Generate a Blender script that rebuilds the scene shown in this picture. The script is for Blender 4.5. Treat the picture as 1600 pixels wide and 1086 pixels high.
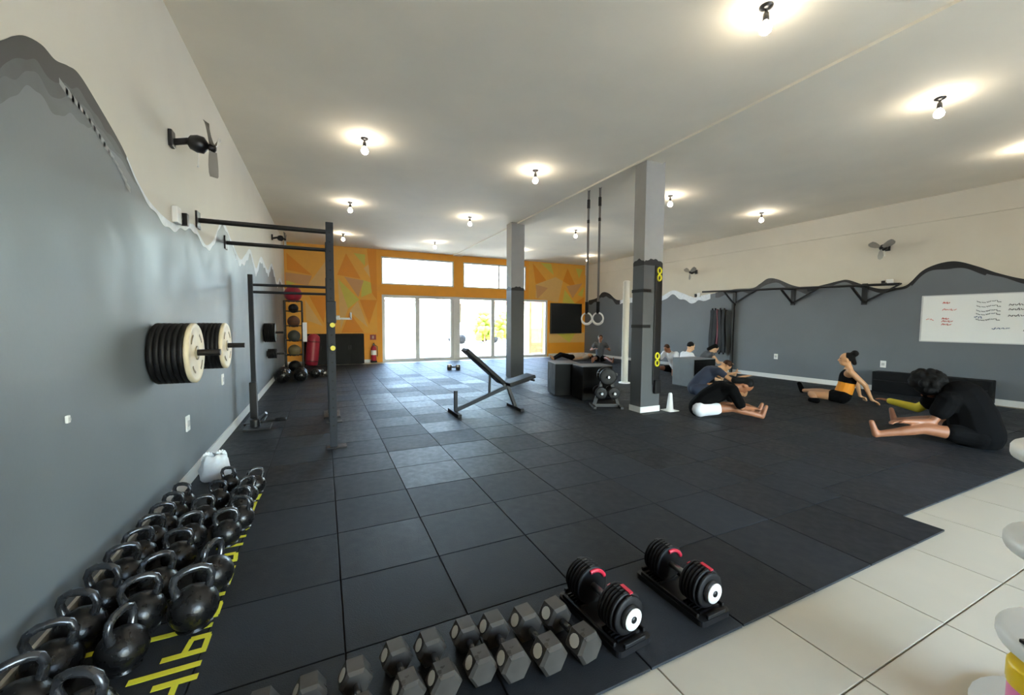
import bpy, bmesh, math, random
from mathutils import Vector, Matrix, Euler
random.seed(7)
scn = bpy.context.scene
for o in list(bpy.data.objects):
    bpy.data.objects.remove(o)
COL = scn.collection
PI = math.pi

# ------------------------------------------------------------------ camera
cam_d = bpy.data.cameras.new('camera')
cam = bpy.data.objects.new('camera', cam_d)
COL.objects.link(cam)
cam_d.sensor_width = 36.0
cam_d.sensor_fit = 'HORIZONTAL'
cam_d.lens = 629.26 * 36.0 / 1600.0
cam_d.clip_start = 0.02
cam_d.clip_end = 400
yaw, pit, rol = 0.438005, 0.0622914, -0.005909
F = Vector((math.sin(yaw)*math.cos(pit), math.cos(yaw)*math.cos(pit), -math.sin(pit)))
R0 = Vector((math.cos(yaw), -math.sin(yaw), 0))
U0 = R0.cross(F)
Rv = R0*math.cos(rol) - U0*math.sin(rol)
Uv = R0*math.sin(rol) + U0*math.cos(rol)
M = Matrix.Identity(4)
for i in range(3):
    M[i][0], M[i][1], M[i][2] = Rv[i], Uv[i], -F[i]
M[2][3] = 1.4
cam.matrix_world = M
scn.camera = cam

# ------------------------------------------------------------------ light
SUN_EL, SUN_AZ = math.radians(66), math.radians(150)     # sun high, behind the viewer's left shoulder
world = bpy.data.worlds.new('World'); scn.world = world
world.use_nodes = True
wn, wl = world.node_tree.nodes, world.node_tree.links
bg = wn['Background']
sky = wn.new('ShaderNodeTexSky')
sky.sky_type = 'NISHITA'
sky.sun_disc = False
sky.sun_elevation = SUN_EL
sky.sun_rotation = SUN_AZ
sky.air_density = 1.2
sky.dust_density = 1.0
wl.new(sky.outputs[0], bg.inputs[0])
bg.inputs[1].default_value = 1.0
sun_d = bpy.data.lights.new('sun', 'SUN')
sun_d.energy = 3.0; sun_d.angle = 0.01; sun_d.color = (1.0, .96, .88)
sun = bpy.data.objects.new('sun', sun_d); COL.objects.link(sun)
sdir = Vector((math.sin(-0.9)*math.cos(SUN_EL), math.cos(-0.9)*math.cos(SUN_EL), math.sin(SUN_EL)))
sun.rotation_euler = sdir.to_track_quat('Z', 'Y').to_euler()
sun.location = (0, 20, 20)
BULB_STRENGTH = 21.0
scn.view_settings.view_transform = 'Standard'
scn.view_settings.look = 'None'
scn.view_settings.gamma = 1
scn.view_settings.use_curve_mapping = False
scn.view_settings.exposure = 2.52

# ------------------------------------------------------------------ materials
MATS = {}
def s2l(c):
    return tuple((x/255/12.92 if x/255 <= .04045 else ((x/255+.055)/1.055)**2.4) for x in c)
def mat(name, rgb, rough=.5, metal=0., noise=0., nscale=6., bump=0., bscale=60., spec=.5, rnd=0., rrnd=0., emit=0., lin=False, coat=0.):
    if name in MATS: return MATS[name]
    m = bpy.data.materials.new(name); m.use_nodes = True
    n, l = m.node_tree.nodes, m.node_tree.links
    b = n['Principled BSDF']
    col = rgb if lin else s2l(rgb)
    b.inputs['Base Color'].default_value = (*col, 1)
    b.inputs['Roughness'].default_value = rough
    b.inputs['Metallic'].default_value = metal
    b.inputs['Specular IOR Level'].default_value = spec
    if coat: b.inputs['Coat Weight'].default_value = coat
    src = None
    if noise or bump:
        tc = n.new('ShaderNodeTexCoord')
    if noise:
        nz = n.new('ShaderNodeTexNoise'); nz.inputs['Scale'].default_value = nscale; nz.inputs['Detail'].default_value = 5
        l.new(tc.outputs['Object'], nz.inputs['Vector'])
        mr = n.new('ShaderNodeMapRange'); mr.inputs[1].default_value = .3; mr.inputs[2].default_value = .7
        mr.inputs[3].default_value = 1-noise; mr.inputs[4].default_value = 1+noise
        l.new(nz.outputs[0], mr.inputs[0]); src = mr.outputs[0]
        rr = n.new('ShaderNodeMapRange'); rr.inputs[1].default_value = .3; rr.inputs[2].default_value = .7
        rr.inputs[3].default_value = max(.02, rough-.08); rr.inputs[4].default_value = min(1, rough+.08)
        l.new(nz.outputs[0], rr.inputs[0]); rsrc = rr.outputs[0]
        l.new(rsrc, b.inputs['Roughness'])
    if rnd or rrnd:
        oi = n.new('ShaderNodeObjectInfo')
    if rnd:
        m2 = n.new('ShaderNodeMapRange'); m2.inputs[3].default_value = 1-rnd; m2.inputs[4].default_value = 1+rnd
        l.new(oi.outputs['Random'], m2.inputs[0])
        if src:
            mu = n.new('ShaderNodeMath'); mu.operation = 'MULTIPLY'
            l.new(src, mu.inputs[0]); l.new(m2.outputs[0], mu.inputs[1]); src = mu.outputs[0]
        else: src = m2.outputs[0]
    if rrnd:
        m3 = n.new('ShaderNodeMapRange'); m3.inputs[3].default_value = rough-rrnd; m3.inputs[4].default_value = rough+rrnd
        l.new(oi.outputs['Random'], m3.inputs[0])
        if noise:
            ad = n.new('ShaderNodeMath'); ad.operation = 'ADD'; sb = n.new('ShaderNodeMath'); sb.operation = 'SUBTRACT'
            sb.inputs[1].default_value = rough
            l.new(rsrc, sb.inputs[0]); l.new(sb.outputs[0], ad.inputs[0]); l.new(m3.outputs[0], ad.inputs[1])
            l.new(ad.outputs[0], b.inputs['Roughness'])
        else: l.new(m3.outputs[0], b.inputs['Roughness'])
    if src:
        vm = n.new('ShaderNodeVectorMath'); vm.operation = 'SCALE'; vm.inputs[0].default_value = col
        l.new(src, vm.inputs['Scale']); l.new(vm.outputs[0], b.inputs['Base Color'])
    if bump:
        nb = n.new('ShaderNodeTexNoise'); nb.inputs['Scale'].default_value = bscale; nb.inputs['Detail'].default_value = 3
        l.new(tc.outputs['Object'], nb.inputs['Vector'])
        bp = n.new('ShaderNodeBump'); bp.inputs['Strength'].default_value = bump; bp.inputs['Distance'].default_value = .01
        l.new(nb.outputs[0], bp.inputs['Height']); l.new(bp.outputs[0], b.inputs['Normal'])
    if emit:
        b.inputs['Emission Color'].default_value = (*col, 1); b.inputs['Emission Strength'].default_value = emit
    MATS[name] = m
    return m
def glass_mat(name, tint=(1, 1, 1)):
    m = bpy.data.materials.new(name); m.use_nodes = True
    n, l = m.node_tree.nodes, m.node_tree.links
    n.remove(n['Principled BSDF'])
    t = n.new('ShaderNodeBsdfTransparent'); t.inputs[0].default_value = (*tint, 1)
    g = n.new('ShaderNodeBsdfGlossy'); g.inputs['Roughness'].default_value = .02
    fr = n.new('ShaderNodeFresnel'); fr.inputs[0].default_value = 1.45
    mx = n.new('ShaderNodeMixShader')
    l.new(fr.outputs[0], mx.inputs[0]); l.new(t.outputs[0], mx.inputs[1]); l.new(g.outputs[0], mx.inputs[2])
    l.new(mx.outputs[0], n['Material Output'].inputs[0])
    return m

WHITE = mat('white_wall_paint', (214, 210, 198), .75, noise=.03, nscale=2, bump=.05, bscale=80)
CEIL = mat('ceiling_paint', (240, 231, 211), .8, noise=.04, nscale=1.2, bump=.04, bscale=30)
GREY = mat('grey_wall_paint', (112, 119, 124), .5, noise=.10, nscale=2.2, bump=.04, bscale=40)
GREYR = mat('grey_right_wall_paint', (104, 110, 115), .55, noise=.06, nscale=1.5, bump=.04, bscale=40)
BRUSHD = mat('dark_brush_paint', (66, 66, 66), .6, noise=.3, nscale=9)
BRUSHB = mat('black_brush_paint', (28, 28, 30), .6, noise=.3, nscale=9)
BRUSHW = mat('white_brush_paint', (226, 232, 236), .6, noise=.10, nscale=14)
ORANGE = mat('orange_wall_paint', (226, 152, 34), .6, noise=.04, nscale=3)
ORD = mat('deep_orange_paint', (214, 134, 10), .6, noise=.03)
ORT = mat('tan_paint', (212, 168, 98), .6, noise=.03)
ORG = mat('lime_paint', (196, 184, 72), .6, noise=.03)
ORB = mat('brown_tan_paint', (196, 146, 92), .6, noise=.03)
ORM = mat('amber_paint', (222, 160, 54), .6, noise=.03)
TILE = mat('porcelain_tile', (190, 181, 162), .34, noise=.05, nscale=3, rnd=.03)
GROUT = mat('grout', (160, 150, 132), .8)
RUBBER = mat('rubber_tile', (41, 44, 48), .54, noise=.15, nscale=14, bump=.25, bscale=220, rnd=.35, rrnd=.08, spec=.16)
RUBGAP = mat('rubber_underlay', (14, 14, 15), .9)
SKIRT = mat('white_skirting', (222, 222, 218), .4)
ALU = mat('white_aluminium', (206, 208, 208), .35, noise=.02)
BLKMET = mat('black_powder_coat', (18, 18, 20), .42, noise=.1, nscale=30)
GRYMET = mat('graphite_powder_coat', (32, 37, 44), .55, spec=.3, noise=.06, nscale=20)
IRON = mat('cast_iron_black', (18, 18, 19), .30, noise=.2, nscale=30, bump=.1, bscale=120)
HANDLE = mat('worn_steel_handle', (84, 86, 90), .26, metal=.75, noise=.2, nscale=25)
STEEL = mat('steel', (150, 152, 155), .3, metal=1.0)
HEXR = mat('hex_rubber', (62, 59, 55), .34, noise=.18, nscale=20)
BLKRUB = mat('black_rubber', (13, 13, 15), .55, spec=.3, noise=.15, nscale=20)
BLKPLA = mat('black_plastic', (22, 22, 24), .35)
CREAM = mat('cream_plate', (222, 208, 176), .45, noise=.12, nscale=9)
RED = mat('red_plastic', (176, 38, 56), .4)
REDV = mat('red_vinyl', (150, 34, 52), .42, noise=.08)
WHT = mat('white_plastic', (232, 232, 228), .35)
WHTB = mat('white_bag_plastic', (226, 232, 236), .35, noise=.06, nscale=20)
YEL = mat('yellow_floor_paint', (232, 226, 60), .6, noise=.06, nscale=12)
VINYL = mat('black_vinyl', (12, 12, 13), .5, spec=.25, bump=.1, bscale=140)
BOXK = mat('black_foam_box', (14, 15, 17), .6, noise=.1, spec=.2)
BOXG = mat('grey_foam_box', (118, 124, 128), .55, noise=.08)
SCREEN = mat('dark_screen', (14, 15, 18), .25)
WOOD = mat('brown_timber', (140, 92, 58), .5, noise=.2, nscale=8)
SKIN1 = mat('brown_skin', (150, 98, 68), .5, noise=.05)
SKIN2 = mat('tan_skin', (196, 146, 104), .5, noise=.05)
SKIN3 = mat('light_skin', (214, 172, 136), .5, noise=.05)
HAIRB = mat('black_hair', (10, 9, 9), .75, spec=.2, bump=.5, bscale=60)
HAIRBR = mat('brown_hair', (60, 36, 22), .7, spec=.2, bump=.5, bscale=60)
CBLK = mat('black_cloth', (9, 9, 10), .9, spec=.1, noise=.15, nscale=10, bump=.2, bscale=30)
CWHT = mat('white_cloth', (226, 228, 232), .8, noise=.05, bump=.2, bscale=30)
CNAVY = mat('navy_cloth', (36, 44, 62), .8, noise=.1, bump=.2, bscale=30)
CGRY = mat('grey_cloth', (78, 80, 84), .8, noise=.1, bump=.2, bscale=30)
CYEL = mat('yellow_cloth', (222, 204, 58), .7, noise=.06)
CORG = mat('orange_cloth', (226, 140, 14), .7, noise=.06)
CBEIGE = mat('beige_cloth', (180, 160, 140), .8, noise=.1)
EYE = mat('dark_eye', (20, 16, 14), .2)
LIPS = mat('lip_skin', (150, 84, 74), .5)
BULB = mat('bulb_glow', (255, 243, 224), .4, emit=BULB_STRENGTH)
GLASS = glass_mat('window_glass', (.97, .985, .98))

# ------------------------------------------------------------------ mesh helpers
class MB:
    def __init__(s):
        s.v = []; s.f = []; s.m = []; s.sm = []
    def add(s, vs, fs, mi=0, smooth=False):
        o = len(s.v); s.v += [tuple(v) for v in vs]
        for f in fs:
            s.f.append(tuple(i+o for i in f)); s.m.append(mi); s.sm.append(smooth)
        return s
    def box(s, c, d, rot=None, mi=0, bev=0.):
        x, y, z = d[0]/2, d[1]/2, d[2]/2
        if bev <= 0:
            vs = [Vector((a*x, b*y, e*z)) for a in (-1, 1) for b in (-1, 1) for e in (-1, 1)]
            fs = [(0, 1, 3, 2), (4, 6, 7, 5), (0, 4, 5, 1), (2, 3, 7, 6), (0, 2, 6, 4), (1, 5, 7, 3)]
        else:
            bm = bmesh.new(); bmesh.ops.create_cube(bm, size=1)
            for v in bm.verts: v.co = Vector((v.co.x*d[0], v.co.y*d[1], v.co.z*d[2]))
            bmesh.ops.bevel(bm, geom=bm.edges[:], offset=bev, segments=2, profile=.6, affect='EDGES')
            bm.verts.index_update()
            vs = [v.co.copy() for v in bm.verts]; fs = [tuple(v.index for v in f.verts) for f in bm.faces]; bm.free()
        if rot is not None:
            R = rot if isinstance(rot, Matrix) else Euler(rot).to_matrix()
            vs = [R @ v for v in vs]
        c = Vector(c)
        return s.add([v+c for v in vs], fs, mi)
    def cyl(s, p, q, r1, r2=None, seg=16, mi=0, cap=True, smooth=True):
        p, q = Vector(p), Vector(q); r2 = r1 if r2 is None else r2
        d = (q-p).normalized(); a = d.orthogonal().normalized(); b = d.cross(a)
        vs = []
        for c, r in ((p, r1), (q, r2)):
            for i in range(seg):
                t = 2*PI*i/seg; vs.append(c+a*(r*math.cos(t))+b*(r*math.sin(t)))
        fs = [(i, (i+1) % seg, seg+(i+1) % seg, seg+i) for i in range(seg)]
        s.add(vs, fs, mi, smooth)
        if cap:
            s.add(vs[:seg], [tuple(range(seg-1, -1, -1))], mi); s.add(vs[seg:], [tuple(range(seg))], mi)
        return s
    def lathe(s, prof, p=(0, 0, 0), axis=(0, 0, 1), seg=20, mi=0, smooth=True):
        # prof: list of (r, h) along axis
        p = Vector(p); d = Vector(axis).normalized(); a = d.orthogonal().normalized(); b = d.cross(a)
        vs = []
        for r, h in prof:
            for i in range(seg):
                t = 2*PI*i/seg; vs.append(p+d*h+a*(r*math.cos(t))+b*(r*math.sin(t)))
        fs = []
        for k in range(len(prof)-1):
            for i in range(seg):
                j = (i+1) % seg
                fs.append((k*seg+i, k*seg+j, (k+1)*seg+j, (k+1)*seg+i))
        s.add(vs, fs, mi, smooth)
        n = len(prof)-1
        if prof[0][0] > 1e-6: s.add(vs[:seg], [tuple(range(seg-1, -1, -1))], mi)
        if prof[n][0] > 1e-6: s.add(vs[n*seg:], [tuple(range(seg))], mi)
        return s
    def sphere(s, c, r, seg=16, rings=10, mi=0, rot=None):
        r = (r, r, r) if not hasattr(r, '__len__') else r
        c = Vector(c); vs = []; fs = []
        for k in range(rings+1):
            ph = PI*k/rings
            for i in range(seg):
                t = 2*PI*i/seg
                v = Vector((r[0]*math.sin(ph)*math.cos(t), r[1]*math.sin(ph)*math.sin(t), r[2]*math.cos(ph)))
                if rot is not None: v = rot @ v
                vs.append(c+v)
        for k in range(rings):
            for i in range(seg):
                j = (i+1) % seg
                fs.append((k*seg+i, (k+1)*seg+i, (k+1)*seg+j, k*seg+j))
        return s.add(vs, fs, mi, True)
    def tube(s, pts, r, seg=8, mi=0, closed=False, flat=None):
        pts = [Vector(p) for p in pts]; n = len(pts); vs = []; fs = []
        rr = r if hasattr(r, '__len__') else [r]*n
        up = None
        for i in range(n):
            if closed: d = (pts[(i+1) % n]-pts[i-1]).normalized()
            else: d = (pts[min(i+1, n-1)]-pts[max(i-1, 0)]).normalized()
            if up is None: a = d.orthogonal().normalized()
            else:
                a = (up-d*up.dot(d)); a = a.normalized() if a.length > 1e-6 else d.orthogonal().normalized()
            up = a; b = d.cross(a)
            for k in range(seg):
                t = 2*PI*k/seg
                vs.append(pts[i]+a*(rr[i]*math.cos(t))+b*(rr[i]*math.sin(t)))
        m = n if closed else n-1
        for i in range(m):
            for k in range(seg):
                j = (k+1) % seg; i2 = (i+1) % n
                fs.append((i*seg+k, i*seg+j, i2*seg+j, i2*seg+k))
        s.add(vs, fs, mi, True)
        if not closed:
            s.add(vs[:seg], [tuple(range(seg-1, -1, -1))], mi); s.add(vs[-seg:], [tuple(range(seg))], mi)
        return s
    def prism(s, poly, z0, z1, mi=0):
        # poly (x,y) counter-clockwise, extruded along z
        n = len(poly)
        vs = [(x, y, z0) for x, y in poly]+[(x, y, z1) for x, y in poly]
        fs = [tuple(range(n-1, -1, -1)), tuple(range(n, 2*n))]+[(i, (i+1) % n, n+(i+1) % n, n+i) for i in range(n)]
        return s.add(vs, fs, mi)
    def beam(s, p, q, w, h, mi=0, up=(0, 0, 1), bev=0.):
        p, q = Vector(p), Vector(q); d = q-p; L = d.length; d.normalize()
        u = Vector(up)
        if abs(d.dot(u)) > .99: u = Vector((0, 1, 0))
        sd = u.cross(d).normalized(); u2 = d.cross(sd)
        R = Matrix((d, sd, u2)).transposed()
        return s.box((p+q)/2, (L, w, h), R, mi, bev)
    def mesh(s, name, mats):
        me = bpy.data.meshes.new(name)
        me.from_pydata(s.v, [], s.f); me.update()
        for m in (mats if isinstance(mats, (list, tuple)) else [mats]): me.materials.append(m)
        me.polygons.foreach_set('material_index', s.m)
        me.polygons.foreach_set('use_smooth', s.sm)
        me.update()
        return me
    def build(s, name, mats, parent=None, loc=None, rot=None):
        o = bpy.data.objects.new(name, s.mesh(name, mats)); COL.objects.link(o)
        if parent is not None: o.parent = parent
        if loc is not None: o.location = loc
        if rot is not None: o.rotation_euler = rot
        return o

def tag(o, label=None, cat=None, group=None, kind=None):
    if label: o['label'] = label
    if cat: o['category'] = cat
    if group: o['group'] = group
    if kind: o['kind'] = kind
    return o
def thing(name, label, cat, loc=(0, 0, 0), rz=0., group=None, rot=None):
    o = bpy.data.objects.new(name, None); COL.objects.link(o)
    o.empty_display_size = .1
    o.location = loc; o.rotation_euler = rot if rot is not None else (0, 0, rz)
    return tag(o, label, cat, group)
def dup(root, loc, rz=0., label=None, group=None, scale=None, rot=None):
    r = root.copy(); COL.objects.link(r); r.location = loc
    r.rotation_euler = rot if rot is not None else (0, 0, rz)
    if scale: r.scale = (scale,)*3
    if label: r['label'] = label
    if group: r['group'] = group
    for ch in list(root.children):
        c = ch.copy(); COL.objects.link(c); c.parent = r
        for g in list(ch.children):
            d = g.copy(); COL.objects.link(d); d.parent = c
    return r
ORD_W = ['first', 'second', 'third', 'fourth', 'fifth', 'sixth', 'seventh', 'eighth', 'ninth', 'tenth', 'eleventh', 'twelfth', 'thirteenth']
def catmull(pts, n):
    out = []
    P = [pts[0]]+list(pts)+[pts[-1]]
    for i in range(1, len(P)-2):
        a, b, c, d = [Vector(x) for x in P[i-1:i+3]]
        for k in range(n):
            t = k/n
            out.append(.5*((2*b)+(c-a)*t+(2*a-5*b+4*c-d)*t*t+(3*b-a-3*c+d)*t**3))
    out.append(Vector(pts[-1])); return out

# ------------------------------------------------------------------ room shell
H = 3.88
XL, YF, YN = -1.075, 14.65, -4.0
ZF = -0.015                                    # porcelain floor; rubber surface is z = 0
def XR(y): return 10.8875-.035*y
def struct(o, label=None):
    o['kind'] = 'structure'
    if label: o['label'] = label
    return o

fl = struct(MB().box((4.9, 5.33, ZF-.06), (12.4, 18.9, .10)).build('floor', GROUT), 'pale porcelain tile floor around the black rubber mats')
# large porcelain tiles seen at the front right and along the far wall
tm = MB().box((0, 0, 0), (.708, .708, .012), bev=.002).mesh('floor_tile', TILE)
for i in range(-1, 17):
    for j in range(-1, 4):
        x, y = 1.93+.715*(i-2)+.3575, .78+.715*(j-1)-.3575
        if y > 2.0 or x < -1.0: continue
        o = bpy.data.objects.new("floor_tile", tm); COL.objects.link(o); o.parent = fl; o.location = (x, y, ZF-.006)
for i in range(17):
    o = bpy.data.objects.new('floor_tile', tm); COL.objects.link(o); o.parent = fl; o.location = (-.7+.715*i, 14.36, ZF-.006)

# rubber mat tiles
rf = struct(MB().box((4.86, 7.79, -.0135), (11.6, 12.74, .002)).build('rubber_flooring', RUBGAP), 'black rubber gym flooring laid in square interlocking mats')
rf.location.z = 0
# the underlay follows the notch at the front right: split in two boxes
bpy.data.meshes.remove(rf.data)
ub = MB()
ub.box(((XL+3.83)/2, 7.58, -.0135), (3.83-XL-.02, 12.82, .002))
ub.box(((3.83+10.3)/2, 7.69, -.0135), (10.3-3.83, 12.58, .002))
rf2 = struct(ub.build('rubber_flooring', RUBGAP), 'black rubber gym flooring laid in square interlocking mats')
def rubber(dx, dy):
    return MB().box((0, 0, 0), (dx-.007, dy-.007, .0125), bev=.0022).mesh('rubber_tile', RUBBER)
xs = [XL+.003, -.50, .056, .599, 1.178]
while xs[-1]+.565 < 3.75: xs.append(xs[-1]+.565)
xs.append(3.83)
cells = []
ys = [1.16, 1.762]
while ys[-1] < 13.9: ys.append(ys[-1]+.532)
ys[-1] = 14.0
for a, b in zip(xs[:-1], xs[1:]):
    for c, d in zip(ys[:-1], ys[1:]): cells.append((a, b, c, d))
ys2 = [1.38, 1.92]
while ys2[-1] < 13.9: ys2.append(ys2[-1]+.545)
ys2[-1] = 14.0
k = 0
x = 3.83
while x < 10.3:
    off = .27 if k % 2 else 0.
    for c, d in zip(ys2[:-1], ys2[1:]):
        cells.append((x, min(x+.56, XR(d)-.01), c, d))
    x += .56; k += 1
cells.sort(key=lambda t: math.hypot((t[0]+t[1])/2, (t[2]+t[3])/2))
cache = {}
rest = MB()
for n, (a, b, c, d) in enumerate(cells):
    if b-a < .05: continue
    if n < 296:
        key = (round(b-a, 3), round(d-c, 3))
        if key not in cache: cache[key] = rubber(b-a, d-c)
        o = bpy.data.objects.new('rubber_tile', cache[key]); COL.objects.link(o); o.parent = rf2
        o.location = ((a+b)/2, (c+d)/2, -.00625+random.uniform(-.0006, .0006))
        o.rotation_euler = (random.uniform(-.0012, .0012), random.uniform(-.0012, .0012), 0)
    else:
        rest.box(((a+b)/2, (c+d)/2, -.00625+random.uniform(-.0005, .0005)), (b-a-.007, d-c-.007, .0125), bev=.0022)
tag(rest.build('far_rubber_tiles', RUBBER, rf2), kind='stuff')

ceil = struct(MB().box((4.9, 5.33, H+.1), (12.6, 19.1, .2)).build('ceiling', CEIL), 'off-white plastered ceiling with bare bulbs')
# shallow beam over the columns
struct(MB().box((4.6, 5.33, H-.015), (.34, 18.65, .03)).build('trim_1', CEIL), 'shallow ceiling beam running over both columns')

# left wall with painted mountain line
LC = [(-4, 2.2), (-1, 2.3), (.6, 2.25), (1.5, 2.1), (2.0, 2.25), (2.245, 2.439), (2.32, 2.501), (2.4, 2.55), (2.506, 2.578), (2.60, 2.57), (2.70, 2.60), (2.80, 2.615), (2.965, 2.56),
      (3.252, 2.437), (3.465, 2.295), (3.67, 2.213), (4.009, 2.17), (4.289, 2.195), (4.70, 2.285), (4.92, 2.22), (5.145, 2.17), (5.455, 2.28), (5.865, 2.564), (6.112, 2.574),
      (6.474, 2.442), (7.034, 2.283), (7.5, 2.42), (8.0, 2.573), (8.587, 2.336), (9.321, 2.645), (10.305, 2.50), (11.2, 2.75), (12.2, 2.4), (13.2, 2.6), (14.85, 2.3)]
lc = catmull([(a, b, 0) for a, b in LC], 6)
def mural_wall(name, cur, xf, th, grey, back):
    mb = MB()
    for p, q in zip(cur[:-1], cur[1:]):
        for z0, z1, mi in (((ZF, ZF), (p.y, q.y), 1), ((p.y, q.y), (H, H), 0)):
            vs = [(xf(p.x), p.x, z0[0]), (xf(q.x), q.x, z0[1]), (xf(q.x), q.x, z1[1]), (xf(p.x), p.x, z1[0])]
            mb.add(vs, [(0, 1, 2, 3) if th < 0 else (3, 2, 1, 0)], mi)
    y0, y1 = cur[0].x, cur[-1].x
    mb.add([(xf(y0)+th, y0, ZF), (xf(y1)+th, y1, ZF), (xf(y1)+th, y1, H), (xf(y0)+th, y0, H)], [(0, 1, 2, 3)], 0)
    for y in (y0, y1): mb.add([(xf(y), y, ZF), (xf(y)+th, y, ZF), (xf(y)+th, y, H), (xf(y), y, H)], [(0, 1, 2, 3)], 0)
    return struct(mb.build(name, [back or WHITE, grey]))
wl_ = mural_wall('wall_left', lc, lambda y: XL, -.2, GREY, None)
wl_['label'] = 'left wall, white above a grey painted mountain line'
def paint_band(cur, xf, dx, ylo, yhi, up, dn, m, parent, name):
    mb = MB()
    pts = [p for p in cur if ylo <= p.x <= yhi]
    for p, q in zip(pts[:-1], pts[1:]):
        a0, a1 = up(p.x), up(q.x); b0, b1 = dn(p.x), dn(q.x)
        mb.add([(xf(p.x)+dx, p.x, p.y-b0), (xf(q.x)+dx, q.x, q.y-b1), (xf(q.x)+dx, q.x, q.y+a1), (xf(p.x)+dx, p.x, p.y+a0)], [(0, 1, 2, 3)])
    return mb.build(name, m, parent)
wob = lambda y, a, b, f, s=0.: a+b*math.sin(f*y+s)*math.sin(2.3*f*y+1+s)
lcf = catmull([(a, b, 0) for a, b in LC], 16)
taper = lambda y: min(1, max(0, (3.55-y)/.75))
for q, (m_, th_, am, fq) in enumerate(((mat('brush_layer_a', (100, 105, 108), .6, noise=.2, nscale=7), .22, .035, 7), (mat('brush_layer_b', (86, 89, 91), .6, noise=.25, nscale=9), .15, .03, 9), (BRUSHD, .09, .02, 11))):
    paint_band(lcf, lambda y: XL, .0006+.0005*q, -3.9, 3.5, lambda y: .004, lambda y, th_=th_, am=am, fq=fq, q=q: max(.008, (wob(y, th_, am, fq, q)+am*.35*math.sin(41*y+q)*math.sin(17*y))*taper(y)), m_, wl_, 'mural_brushstroke')
paint_band(lcf, lambda y: XL, .002, 3.3, 6.75, lambda y: .006, lambda y: max(.012, wob(y, .045, .025, 7)*min(1, (y-3.25)/.5)), BRUSHW, wl_, 'mural_brushstroke')
paint_band(lcf, lambda y: XL, .002, 6.7, 14.6, lambda y: .01, lambda y: wob(y, .10, .05, 5), BRUSHW, wl_, 'mural_brushstroke')
pb = MB()      # pale dry-brush streak below the dark crest
for i in range(14):
    y = 2.62+i*.05; z = 2.50-i*.008-(i/14)**2*.18
    pb.add([(XL+.0025, y, z-.02-.01*math.sin(i)), (XL+.0025, y+.07, z-.04-.01*math.cos(i)), (XL+.0025, y+.07, z-.012), (XL+.0025, y, z+.008)], [(0, 1, 2, 3)])
pb.build('mural_brushstroke', mat('pale_brush', (150, 154, 156), .6, noise=.15, nscale=12), wl_)

# right wall
RC = [(-4, 2.2), (-1, 2.3), (1, 2.2), (2.2, 2.1), (2.565, 2.176), (2.856, 2.303), (3.091, 2.442), (3.338, 2.565), (3.508, 2.587), (3.70, 2.54), (3.858, 2.444), (4.0, 2.26), (4.09, 2.18), (4.233, 2.150), (4.493, 2.148), (4.775, 2.25),
      (5.073, 2.385), (5.256, 2.376), (5.509, 2.324), (5.844, 2.274), (6.207, 2.348), (6.599, 2.54), (6.844, 2.581), (7.05, 2.46), (7.262, 2.36), (7.819, 2.363), (8.862, 2.238), (9.09, 2.191), (9.582, 2.37), (9.97, 2.468),
      (10.508, 2.26), (11.094, 2.2), (11.897, 2.332), (12.594, 2.268), (13.1, 2.55), (13.5, 2.62), (13.9, 2.4), (14.85, 2.3)]
rc = catmull([(a, b, 0) for a, b in RC], 6)
WHITER = mat('warm_white_wall_paint', (208, 200, 182), .75, noise=.03, nscale=2, bump=.05, bscale=80)
wr_ = mural_wall('wall_right', rc, XR, .2, GREYR, WHITER)
wr_['label'] = 'right wall, white above a grey painted mountain line'
rcf = catmull([(a, b, 0) for a, b in RC], 14)
paint_band(rcf, XR, -.0015, -3.9, 5.9, lambda y: .012, lambda y: wob(y, .075, .03, 4)*(1.25 if 3.0 < y < 4 else .8), BRUSHB, wr_, 'mural_brushstroke')
paint_band(rcf, XR, -.0015, 5.8, 8.4, lambda y: .012, lambda y: wob(y, .11, .04, 4), BRUSHD, wr_, 'mural_brushstroke')
paint_band(rcf, XR, -.0015, 8.5, 12.5, lambda y: .02, lambda y: wob(y, .16, .06, 4), BRUSHW, wr_, 'mural_brushstroke')
paint_band(rcf, XR, -.0015, 12.4, 14.4, lambda y: .03, lambda y: wob(y, .14, .05, 5), BRUSHB, wr_, 'mural_brushstroke')
# shallow plaster band under the ceiling on the right wall
bd = MB()
y0, y1 = YN, YF
bd.add([(XR(y0)-.03, y0, 3.36), (XR(y1)-.03, y1, 3.46), (XR(y1)-.03, y1, H), (XR(y0)-.03, y0, H),
        (XR(y0)+.01, y0, 3.36), (XR(y1)+.01, y1, 3.46), (XR(y1)+.01, y1, H), (XR(y0)+.01, y0, H)],
       [(3, 2, 1, 0), (0, 1, 5, 4), (4, 5, 6, 7), (0, 4, 7, 3), (1, 2, 6, 5)])
struct(bd.build('trim_2', WHITER), 'shallow plaster band along the top of the right wall')

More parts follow.
